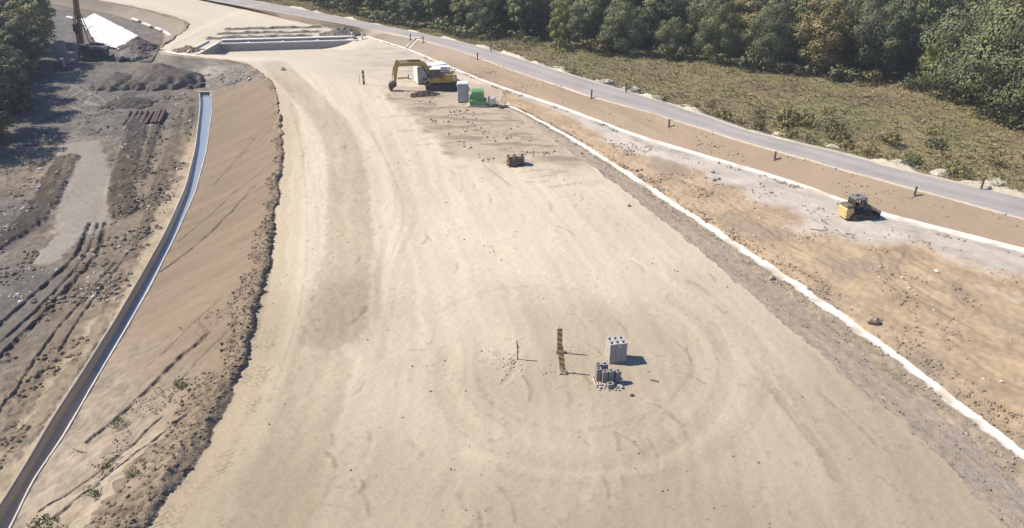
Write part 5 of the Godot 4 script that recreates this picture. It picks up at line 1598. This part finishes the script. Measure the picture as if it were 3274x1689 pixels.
func build_blocks():
	var t := thing("block_pallet", "film-wrapped pallet stacked high with pale hollow concrete blocks", "pallet of blocks", Vector3(7.2, 0.0, -42.3), 0.19)
	pallet(t, 1.24, 1.0, 7)
	var mesh_st := sts()
	hollow_block(mesh_st, Vector3.ZERO, Vector3(0.395, 0.232, 0.47), 0.095)
	var block := mesh_st.commit()
	for y in 6:
		for x in 3:
			for z in 2:
				var b := part("block", t, block, mats.block)
				b.position = Vector3(-0.41 + 0.41 * x + rng.randf_range(-0.006, 0.006), 0.265 + 0.24 * y, -0.245 + 0.49 * z + rng.randf_range(-0.006, 0.006))
				b.rotation.y = rng.randf_range(-0.015, 0.015)
	var st := sts()
	for s in [-1.0, 1.0]:
		for k in 6:
			var y0 := 0.14 + 0.24 * k
			var b0 := 0.015 + 0.02 * sin(k * 1.9) * (1 if k else 0)
			var b1 := 0.015 + 0.02 * sin((k + 1) * 1.9)
			quad(st, Vector3(-0.64, y0, s * (0.5 + b0)), Vector3(0.64, y0, s * (0.5 + b0)), Vector3(0.64, y0 + 0.24, s * (0.5 + b1)), Vector3(-0.64, y0 + 0.24, s * (0.5 + b1)), Vector3(0, 0, s))
			quad(st, Vector3(s * (0.625 + b0), y0, -0.515), Vector3(s * (0.625 + b0), y0, 0.515), Vector3(s * (0.625 + b1), y0 + 0.24, 0.515), Vector3(s * (0.625 + b1), y0 + 0.24, -0.515), Vector3(s, 0, 0))
	part("plastic_film", t, st, mats.film)
	st = sts()
	bx(st, Vector3(0.02, 1.42, 0.545), Vector3(0.13, 0.15, 0.006), 0.002)
	part("paper_label", t, st, mats.white_paint)
	# the opened pallet
	t = thing("wooden_pallet", "weathered wooden pallet carrying the few leftover grey blocks", "pallet", Vector3(6.1, 0.0, -39.85), 0.12)
	pallet(t, 1.5, 1.15, 9)
	var tall := [[5.72, -39.77, 0.92, 0.02, "leftmost tall grey hollow block on the opened pallet"], [6.12, -39.57, 0.86, -0.05, "tall grey block with a light top, second from the left on the opened pallet"], [6.52, -39.60, 0.9, 0.06, "tall grey hollow block in the middle right of the opened pallet"], [6.9, -39.67, 0.78, 0.22, "tall grey block leaning at the right of the opened pallet"], [5.75, -40.24, 0.96, 0.03, "tall grey block at the back left of the opened pallet"], [6.18, -40.22, 0.98, -0.04, "tall grey block at the back of the opened pallet, nearest the wrapped one"]]
	for k in tall.size():
		var a = tall[k]
		var b := thing("hollow_block", a[4], "concrete block", Vector3(a[0], 0.145, a[1]), 0.15 + a[3], "leftover tall blocks on the opened pallet")
		if k == 3: b.rotation.z = -0.16
		st = sts()
		hollow_block(st, Vector3(0, a[2] / 2.0, 0), Vector3(0.35, a[2], 0.34), 0.085)
		part("shell", b, st, mats.block_grey)
		st = sts()
		bx(st, Vector3(0, a[2] * 0.42, 0), Vector3(0.17, 0.05, 0.16), 0.005)
		part("inner_web", b, st, mats.block_dark)
	var b := thing("hollow_block", "single short grey block lying at the front of the opened pallet", "concrete block", Vector3(6.46, 0.03, -39.1), 0.2, "leftover tall blocks on the opened pallet")
	st = sts()
	hollow_block(st, Vector3(0, 0.16, 0), Vector3(0.42, 0.32, 0.34), 0.085)
	part("shell", b, st, mats.block_grey)
	var chunks := [[5.55, -39.12, 0.22], [5.8, -39.02, 0.26], [6.05, -38.97, 0.2], [6.15, -39.22, 0.24], [6.85, -39.02, 0.27], [7.05, -39.22, 0.24], [7.2, -39.07, 0.3], [6.75, -38.82, 0.2], [6.3, -38.77, 0.18], [5.7, -38.77, 0.17], [7.35, -39.42, 0.2], [6.95, -38.77, 0.2]]
	for k in chunks.size():
		var c := part("block_fragment", self, rock_mesh(Vector3(1.2, 0.7, 0.9) * chunks[k][2], 100 + k, 0.6, 6), mats.block)
		c.position = Vector3(chunks[k][0], chunks[k][2] * 0.25, chunks[k][1])
		c.rotation.y = rng.randf() * TAU
		tag(c, "broken pale block fragment on the ground before the opened pallet", "block fragment", "block fragments before the opened pallet")

func striped_panel(x: float, z: float, hgt: float, lean: float, label: String, framed: bool):
	var t := thing("striped_panel", label, "marker panel", Vector3(x, 0, z), 0.0, "striped marker panels near the blocks")
	var tilt := Basis(Vector3.BACK, lean)
	var w := 0.37
	var st := sts()
	bx(st, tilt * Vector3(0, hgt / 2.0 + 0.12, 0), Vector3(w, hgt, 0.04), 0.008, tilt)
	part("board", t, st, mats.rust_brown)
	var y := 0.3
	while y < hgt - 0.1:
		st = sts()
		prism(st, PackedVector2Array([Vector2(-w / 2 + 0.006, y), Vector2(w / 2 - 0.006, y - 0.16), Vector2(w / 2 - 0.006, y + 0.06), Vector2(-w / 2 + 0.006, y + 0.22)]), 0.021, 0.025, Transform3D(tilt, tilt * Vector3(0, 0.12, 0)))
		part("stripe", t, st, mats.tan_stripe)
		y += 0.44
	st = sts()
	bar(st, Vector3(0, 0, -0.05), tilt * Vector3(0, hgt + 0.3, -0.05), 0.05)
	part("post", t, st, mats.rust)
	if framed:
		st = sts()
		for s in [-0.24, 0.24]:
			bar(st, Vector3(s, 0.03, -0.25), Vector3(s, 0.03, 0.28), 0.06)
			bar(st, Vector3(s, 0.03, 0.25), Vector3(s * 0.4, 0.42, 0), 0.05)
		bar(st, Vector3(-0.24, 0.12, 0.26), Vector3(0.24, 0.12, 0.26), 0.06)
		bar(st, Vector3(-0.1, 0.36, 0.08), Vector3(0.14, 0.16, 0.2), 0.1)
		part("stand", t, st, mats.dust_iron)
	else:
		st = sts()
		bx(st, Vector3(0.12, 0.04, 0), Vector3(0.72, 0.08, 0.26), 0.03)
		part("foot_plate", t, st, mats.rust)

func build_markers():
	striped_panel(3.45, -40.75, 2.05, 0.115, "nearer brown and tan striped panel on a small metal stand", true)
	striped_panel(3.36, -43.1, 1.9, 0.02, "farther brown and tan striped panel standing behind the nearer one", false)
	var t := thing("survey_stake", "thin crooked wooden stake among rubble left of the striped panels", "stake", Vector3(0.36, 0, -42.3))
	var st := sts()
	bar(st, Vector3(0, -0.1, 0), Vector3(0.03, 0.8, 0), 0.07)
	bar(st, Vector3(0.03, 0.8, 0), Vector3(-0.03, 1.55, 0.0), 0.07)
	part("shaft", t, st, mats.rust)
	st = sts()
	bar(st, Vector3(0.0, 1.35, 0.03), Vector3(0.12, 0.95, 0.05), 0.06)
	bar(st, Vector3(0.03, 0.95, 0.03), Vector3(0.1, 0.6, 0.06), 0.05)
	part("ribbon", t, st, mats.dust_iron)
	t = thing("striped_panel", "distant dark marker panel in a sandy hollow left of the excavator", "marker panel", Vector3(-24.2, 0, -120.1), 0.1)
	st = sts()
	bx(st, Vector3(0, 1.2, 0), Vector3(0.34, 2.2, 0.06), 0.01)
	part("board", t, st, mats.rust)
	st = sts()
	bx(st, Vector3(0.02, 0.9, 0.05), Vector3(0.3, 0.5, 0.03), 0.005)
	bx(st, Vector3(0.0, 1.7, 0.05), Vector3(0.3, 0.25, 0.03), 0.005)
	part("stripe", t, st, mats.tan_stripe)
	st = sts()
	bar(st, Vector3(0, 0, 0), Vector3(-0.05, 2.5, 0), 0.09)
	part("post", t, st, mats.post_dark)
	t = thing("survey_stake", "thin stake just left of the distant marker panel", "stake", Vector3(-25.0, 0, -120.6))
	st = sts()
	bar(st, Vector3(0, -0.1, 0), Vector3(0.05, 1.5, 0), 0.06)
	part("shaft", t, st, mats.stick)
	t = thing("fallen_marker", "brown marker post lying on the sand left of the site cabin", "post", Vector3(-18.4, 0.1, -124.2), 0.08)
	st = sts()
	bar(st, Vector3(-0.9, 0.08, 0), Vector3(0.9, 0.12, 0), 0.2)
	part("shaft", t, st, mats.rust_brown)
	st = sts()
	bx(st, Vector3(0.95, 0.25, 0), Vector3(0.14, 0.7, 0.6), 0.03)
	part("foot_plate", t, st, mats.post_dark)
	# posts along the service road
	var words := ["farthest dark post on the road's near edge, left of the drain chute", "dark post on the road's near edge just right of the drain chute", "third dark post from the far end on the road's near edge", "dark post on the road's near edge, above the green generator", "fifth dark post from the far end on the road's near edge", "dark post on the road's near edge, second from the right", "rightmost dark post on the road's near edge", "farthest dark post on the road's far edge, by the first pale rubble", "dark post on the road's far edge between two pale rubble heaps", "dark post on the road's far edge before a small pale heap", "rightmost dark post on the road's far edge"]
	var spots := [[-20.3, -151.0], [-17.4, -147.7], [-6.1, -131.9], [11.6, -106.4], [20.7, -94.4], [31.1, -82.9], [42.3, -71.8], [-3.9, -138.2], [17.0, -109.0], [36.3, -87.3], [49.7, -72.7]]
	for k in spots.size():
		var y := ground_y(spots[k][0], spots[k][1])
		t = thing("road_post", words[k], "road post", Vector3(spots[k][0], y, spots[k][1]), 0.7, "dark posts along the service road")
		var hgt := 1.25 if k < 4 or k > 6 else 1.05
		st = sts()
		bx(st, Vector3(0, hgt / 2 - 0.1, 0), Vector3(0.16, hgt + 0.2, 0.05), 0.01)
		for s in [-0.07, 0.07]: bx(st, Vector3(s, hgt / 2 - 0.1, 0), Vector3(0.03, hgt + 0.2, 0.16), 0.008)
		part("profile", t, st, mats.post_dark)
		st = sts()
		tube(st, Vector3(0, -0.05, 0), Vector3(0, 0.04, 0), 0.22, 0.2, 10)
		part("footing", t, st, mats.slab)

func build_left_things():
	# rusty sheet piles side by side
	for k in 8:
		var st := sts()
		var u := PackedVector2Array([Vector2(-0.3, 0.0), Vector2(-0.26, 0.0), Vector2(-0.15, 0.2), Vector2(0.15, 0.2), Vector2(0.26, 0.0), Vector2(0.3, 0.0), Vector2(0.3, 0.04), Vector2(0.28, 0.04), Vector2(0.17, 0.24), Vector2(-0.17, 0.24), Vector2(-0.28, 0.04), Vector2(-0.3, 0.04)])
		prism(st, u, -3.8, 3.4 - 0.25 * (k % 3))
		var b := part("sheet_pile", self, st, mats.rust_red)
		var gap := 0.0 if k > 3 else 0.35 * (4 - k)
		b.position = Vector3(-58.6 + 0.66 * k - gap * 0.6, -2.9 + (0.22 if k > 5 else 0.0), -110.8 + rng.randf_range(-0.3, 0.3))
		b.rotation.y = 0.28 + rng.randf_range(-0.03, 0.03)
		tag(b, "rusty steel sheet pile on the mud, %s of eight" % ["leftmost", "second from the left", "third from the left", "fourth from the left", "fifth from the left", "third from the right", "second from the right", "rightmost"][k], "steel beam", "rusty sheet piles left of the ditch")
	var st := sts()
	tube(st, Vector3(0, 0.12, -0.75), Vector3(0.12, 0.4, 0.75), 0.13, 0.13, 12)
	var p := part("white_pipe", self, st, mats.white_paint)
	p.position = Vector3(-56.2, -2.95, -81.6)
	tag(p, "short white pipe lying in the dark rubble at the far left", "pipe")
	# the white sheet
	var a := Vector3(-104.5, 0, -190.0)
	var b := Vector3(-111.5, 0, -205.0)
	var c := Vector3(-85.5, 0, -173.2)
	var d := Vector3(-82.5, 0, -158.0)
	var e := Vector3(-90.5, 0, -164.5)
	a = Vector3(-109.6, 0, -194.0)
	var n := 26
	var pos := PackedVector3Array()
	var col := PackedColorArray()
	for j in n:
		for i in n:
			var u := float(i) / (n - 1)
			var v := float(j) / (n - 1)
			var low := a.lerp(e, minf(u * 2.0, 1.0)) if u < 0.5 else e.lerp(d, u * 2.0 - 1.0)
			var q := low.lerp(b.lerp(c, u), v)
			q.x += (n_mid.get_noise_2d(q.x, q.z) * 1.2) * (1.0 - v)
			q.z += (n_mid.get_noise_2d(q.x * 2.0, q.z * 2.0) * 1.8) * (1.0 - v)
			q.y = ground_y(q.x, q.z) + 0.5 + 0.16 * n_mid.get_noise_2d(q.x * 1.3, q.z * 1.3) + 0.1 * n_fine.get_noise_2d(q.x, q.z)
			pos.append(q)
			col.append(Color.WHITE)
	tag(part("white_sheet", self, grid_mesh(pos, col, n, n), mats.cloth), "large bright white ground sheet spread out behind the drilling rig", "ground sheet")
	# white kerb pieces at the foot of the far slope
	var kerbs := [[-104.4, -205.7, -101.8, -202.3], [-97.8, -196.9, -94.4, -193.2], [-91.9, -190.0, -87.9, -185.4], [-86.0, -183.6, -82.9, -179.9], [-82.0, -178.8, -78.0, -172.9], [-116.0, -199.7, -113.0, -197.2], [-111.5, -195.4, -106.6, -188.4]]
	var words := ["farthest right white kerb piece under the far slope, level with the sheet's top", "second white kerb piece under the far slope, right of the sheet", "third white kerb piece under the far slope, right of the sheet", "fourth white kerb piece under the far slope, nearer the haul road", "nearest white kerb piece under the far slope, by the haul road bend", "white kerb piece at the far left behind the trees", "white kerb piece left of the rig's mast"]
	for k in kerbs.size():
		var q = kerbs[k]
		var o := Vector3(q[0], 0, q[1])
		o.y = -1.75
		var f := Vector3(q[2], 0, q[3])
		f.y = -1.75
		var ks := sts()
		bar(ks, Vector3.ZERO, f - o, 0.7, 0.35)
		var kb := part("kerb_piece", self, ks, mats.white_paint)
		kb.position = o
		tag(kb, words[k], "kerb", "white kerb pieces under the far slope")

func build_scatter():
	var r1 := rock_mesh(Vector3(1, 0.7, 0.9), 201, 0.6, 6)
	var r2 := rock_mesh(Vector3(1, 0.8, 1.1), 202, 0.7, 6)
	# [name, label, material, count, left edge, right edge, nearest, farthest, spread u0, u1, smallest, largest, mesh, clustering]
	var zones := [
		["loose_clods", "dark loose clods strewn over the earth berm", "clod_brown", 3600, "rough", "crest", 24.0, 92.0, -0.1, 0.97, 0.025, 0.15, r1, -0.15],
		["loose_clods", "brown clods fallen from the berm onto the embankment slope", "clod_tan", 800, "chan_right", "rough", 24.0, 50.0, 0.4, 1.0, 0.02, 0.09, r2, 0.1],
		["loose_clods", "stones along the nearer gutter's platform side", "stone_grey", 1700, "band_foot", "g1_left", 30.0, 108.0, -0.3, 1.05, 0.025, 0.14, r1, -0.1],
		["loose_clods", "brown clods along the nearer gutter's far side", "clod_tan", 2200, "g1_right", "g2_left", 30.0, 106.0, 0.0, 0.07, 0.03, 0.15, r2, -0.1],
		["loose_stones", "pale stones scattered over the ochre lower terrace", "stone_white", 260, "g1_right", "g2_left", 42.0, 100.0, 0.08, 1.0, 0.05, 0.16, r1, 0.2],
		["loose_clods", "dark clods scattered over the ochre lower terrace", "clod_tan", 1500, "g1_right", "g2_left", 42.0, 100.0, 0.06, 0.8, 0.04, 0.15, r2, 0.16],
		["loose_clods", "small clods on the sandy work platform", "clod_tan", 420, "crest", "band_top", 24.0, 112.0, 0.02, 0.98, 0.03, 0.1, r1, 0.14],
		["loose_clods", "clods on the churned sand before the parked machines", "clod_tan", 420, "crest", "band_top", 82.0, 112.0, 0.45, 0.99, 0.05, 0.22, r1, 0.08],
		["loose_clods", "clods and crumbs on the brown cut slope", "clod_tan", 700, "band_top", "band_foot", 26.0, 100.0, -0.02, 1.0, 0.03, 0.12, r1, 0.0],
		["rubble", "grey rubble on the lower ground left of the ditch", "clod_dark", 1700, "left_end", "chan_left", 55.0, 130.0, 0.35, 0.98, 0.05, 0.3, r1, 0.16],
		["rubble", "tan lumps along the ditch's left side", "clod_brown", 1200, "near_left", "chan_left", 34.0, 125.0, 0.0, 0.88, 0.05, 0.26, r2, 0.05],
		["loose_stones", "pale stones on the lower ground left of the ditch", "stone_white", 260, "left_end", "chan_left", 55.0, 140.0, 0.4, 0.98, 0.08, 0.25, r2, 0.05],
		["rubble", "dark lumps at the foot of the road bank", "stone_grey", 500, "g2_left", "g2_right", 60.0, 160.0, -0.8, 0.1, 0.06, 0.22, r1, 0.1],
		["loose_stones", "stones on the gravel slope at the ditch's far end", "stone_grey", 150, "chan_right", "crest", 127.0, 142.0, 0.3, 0.98, 0.1, 0.4, r1, 0.0],
		["loose_clods", "small clods sitting on the brown road bank", "clod_tan", 500, "g2_right", "road_left", 60.0, 140.0, 0.0, 1.0, 0.05, 0.16, r1, 0.15]]
	for z in zones:
		var spots := []
		var tries := 0
		while spots.size() < z[3] and tries < z[3] * 20:
			tries += 1
			var d := lerpf(z[6], z[7], pow(rng.randf(), 1.35))
			var j := 0
			var lo := 0
			var hi := rows.size() - 1
			while hi - lo > 1:
				j = (lo + hi) / 2
				if rows[j] < d: lo = j
				else: hi = j
			j = hi
			d = rows[j]
			var xa: float = lx[z[4]][j] if lx.has(z[4]) else (lx["chan_left"][j] - 7.0 if z[4] == "near_left" else minf(lx["chan_left"][j] - 8.0, -(d * 0.82 + 8.0)))
			var ya: float = ly[z[4]][j] if ly.has(z[4]) else ly["chan_left"][j]
			var xb: float = lx[z[5]][j]
			var yb: float = ly[z[5]][j]
			var u := rng.randf_range(z[8], z[9])
			var x := lerpf(xa, xb, u)
			if absf(x) > half_width(d): continue
			if z[13] > 0.0 and n_mid.get_noise_2d(x * 0.7 + z[3], d * 0.7) + 0.25 * n_fine.get_noise_2d(x, d) < z[13]: continue
			var s: float = lerpf(z[10], z[11], pow(rng.randf(), 3.0))
			var hw := half_width(d)
			var f := clampi(int((x + hw) / (2 * hw) * (FW - 1)), 0, FW - 1)
			if tone[j * FW + f] > 1.12: continue
			if z[1].begins_with("clods on the churned") and x < -21.0 + (122.0 - d) * 0.43: continue
			var sc := soil({"berm": "berm"}.get("berm"), x, d, u, 1.0, 1.0).w if z[4] == "rough" else (soil("left", x, d, u, x - xa, lx["chan_left"][j] - x).w if z[5] == "chan_left" else 0.0)
			if z[4] == "rough": sc = soil("berm", x, d, clampf(u, 0.0, 1.0), u * (xb - xa), (1.0 - u) * (xb - xa)).w if u > 0.0 else 0.0
			var y := lerpf(ya, yb, clampf(u, 0.0, 1.0)) + sc + lift[j * FW + f] + s * 0.12
			if z[8] > 0.9: y = ya
			spots.append(Transform3D(Basis.from_euler(Vector3(rng.randf_range(-0.4, 0.4), rng.randf() * TAU, rng.randf_range(-0.4, 0.4))).scaled(Vector3.ONE * s * 2.0), Vector3(x, y, -d)))
		scatter(z[0], z[1], z[12], z[2], spots)
	# rubble rings round the stake and the panels
	var ring := []
	for k in 150:
		var c: Vector2 = [Vector2(-0.3, -41.9), Vector2(-0.1, -41.3), Vector2(1.6, -40.9), Vector2(4.6, -43.6), Vector2(3.2, -41.0)][k % 5 if k > 80 else 0]
		var q := c + Vector2(rng.randfn() * 0.65, rng.randfn() * 0.5)
		var s := 0.05 + 0.13 * pow(rng.randf(), 2.0)
		ring.append(Transform3D(Basis.from_euler(Vector3(rng.randf(), rng.randf() * TAU, 0)).scaled(Vector3.ONE * s), Vector3(q.x, s * 0.2, q.y)))
	scatter("rubble", "small pale rubble lying round the stake and striped panels", r1, "rock_pale", ring)
	# boulders one can tell apart
	var big := [[28.7, -49.7, 0.85, "rock_brown", "large brown boulder alone beside the nearer gutter"], [29.5, -50.2, 0.35, "rock_brown", "small brown stone just behind the large boulder"], [23.1, -79.2, 0.5, "stone_grey", "grey boulder, largest of the cluster near the middle of the farther gutter"], [23.8, -79.6, 0.4, "stone_grey", "grey boulder right of the largest in the gutter cluster"], [22.3, -79.9, 0.35, "stone_grey", "grey boulder left of the largest in the gutter cluster"], [23.6, -81.6, 0.45, "stone_grey", "grey boulder touching the farther gutter's edge"], [14.7, -82.1, 0.5, "rock_brown", "brown boulder by the nearer gutter, level with the rusty drum"], [15.3, -82.4, 0.35, "rock_brown", "small brown boulder right of the one level with the rusty drum"], [22.9, -56.9, 0.5, "stone_grey", "grey rock lying across the nearer gutter's edge"], [38.0, -58.0, 0.4, "stone_white", "whitish slab stone on the terrace near the right edge"], [7.75, -38.2, 0.22, "dirt_dark", "small dark stone right of the opened pallet"], [8.6, -87.0, 0.35, "clod_dark", "dark clod on the platform's edge above the rusty drum"], [12.0, -69.5, 0.3, "clod_dark", "dark clod on the platform's right edge"], [-45.0, -126.5, 0.7, "stone_white", "pale boulder above the ditch's far end"], [-40.5, -131.0, 0.8, "stone_grey", "grey boulder on the gravel slope near the platform's far bend"], [-56.5, -125.5, 0.4, "stone_white", "small white stone left of the ditch's far end"]]
	for k in big.size():
		var b = big[k]
		var o := part("boulder", self, rock_mesh(Vector3(1.3, 0.85, 1.0) * b[2], 300 + k, 0.55, 10), mats[b[3]])
		o.position = Vector3(b[0], ground_y(b[0], b[1]) + b[2] * 0.22, b[1])
		o.rotation.y = k * 1.3
		tag(o, b[4], "boulder")
	var sticks := [[9.5, -39.8, 0.6, "short stick lying right of the opened pallet"], [30.5, -66.5, 1.6, "brown branch on the lower terrace left of the bulldozer"], [33.4, -65.6, 1.0, "short brown branch on the lower terrace below the bulldozer"], [-27.2, -35.6, 1.2, "forked dry branch at the slope's foot"]]
	for k in sticks.size():
		var s = sticks[k]
		var st := sts()
		tube(st, Vector3(-s[2] / 2, 0.04, 0), Vector3(0, 0.1, 0.06), 0.04, 0.035, 6)
		tube(st, Vector3(0, 0.1, 0.06), Vector3(s[2] / 2, 0.05, 0), 0.035, 0.02, 6)
		tube(st, Vector3(0.05, 0.1, 0.06), Vector3(s[2] * 0.3, 0.16, 0.25), 0.025, 0.012, 6)
		var o := part("branch", self, st, mats.stick)
		o.position = Vector3(s[0], ground_y(s[0], s[1]), s[1])
		o.rotation.y = -0.35
		tag(o, s[3], "branch")

func build_things():
	build_excavator()
	build_dozer()
	build_rig()
	build_units()
	build_blocks()
	build_markers()
	build_left_things()
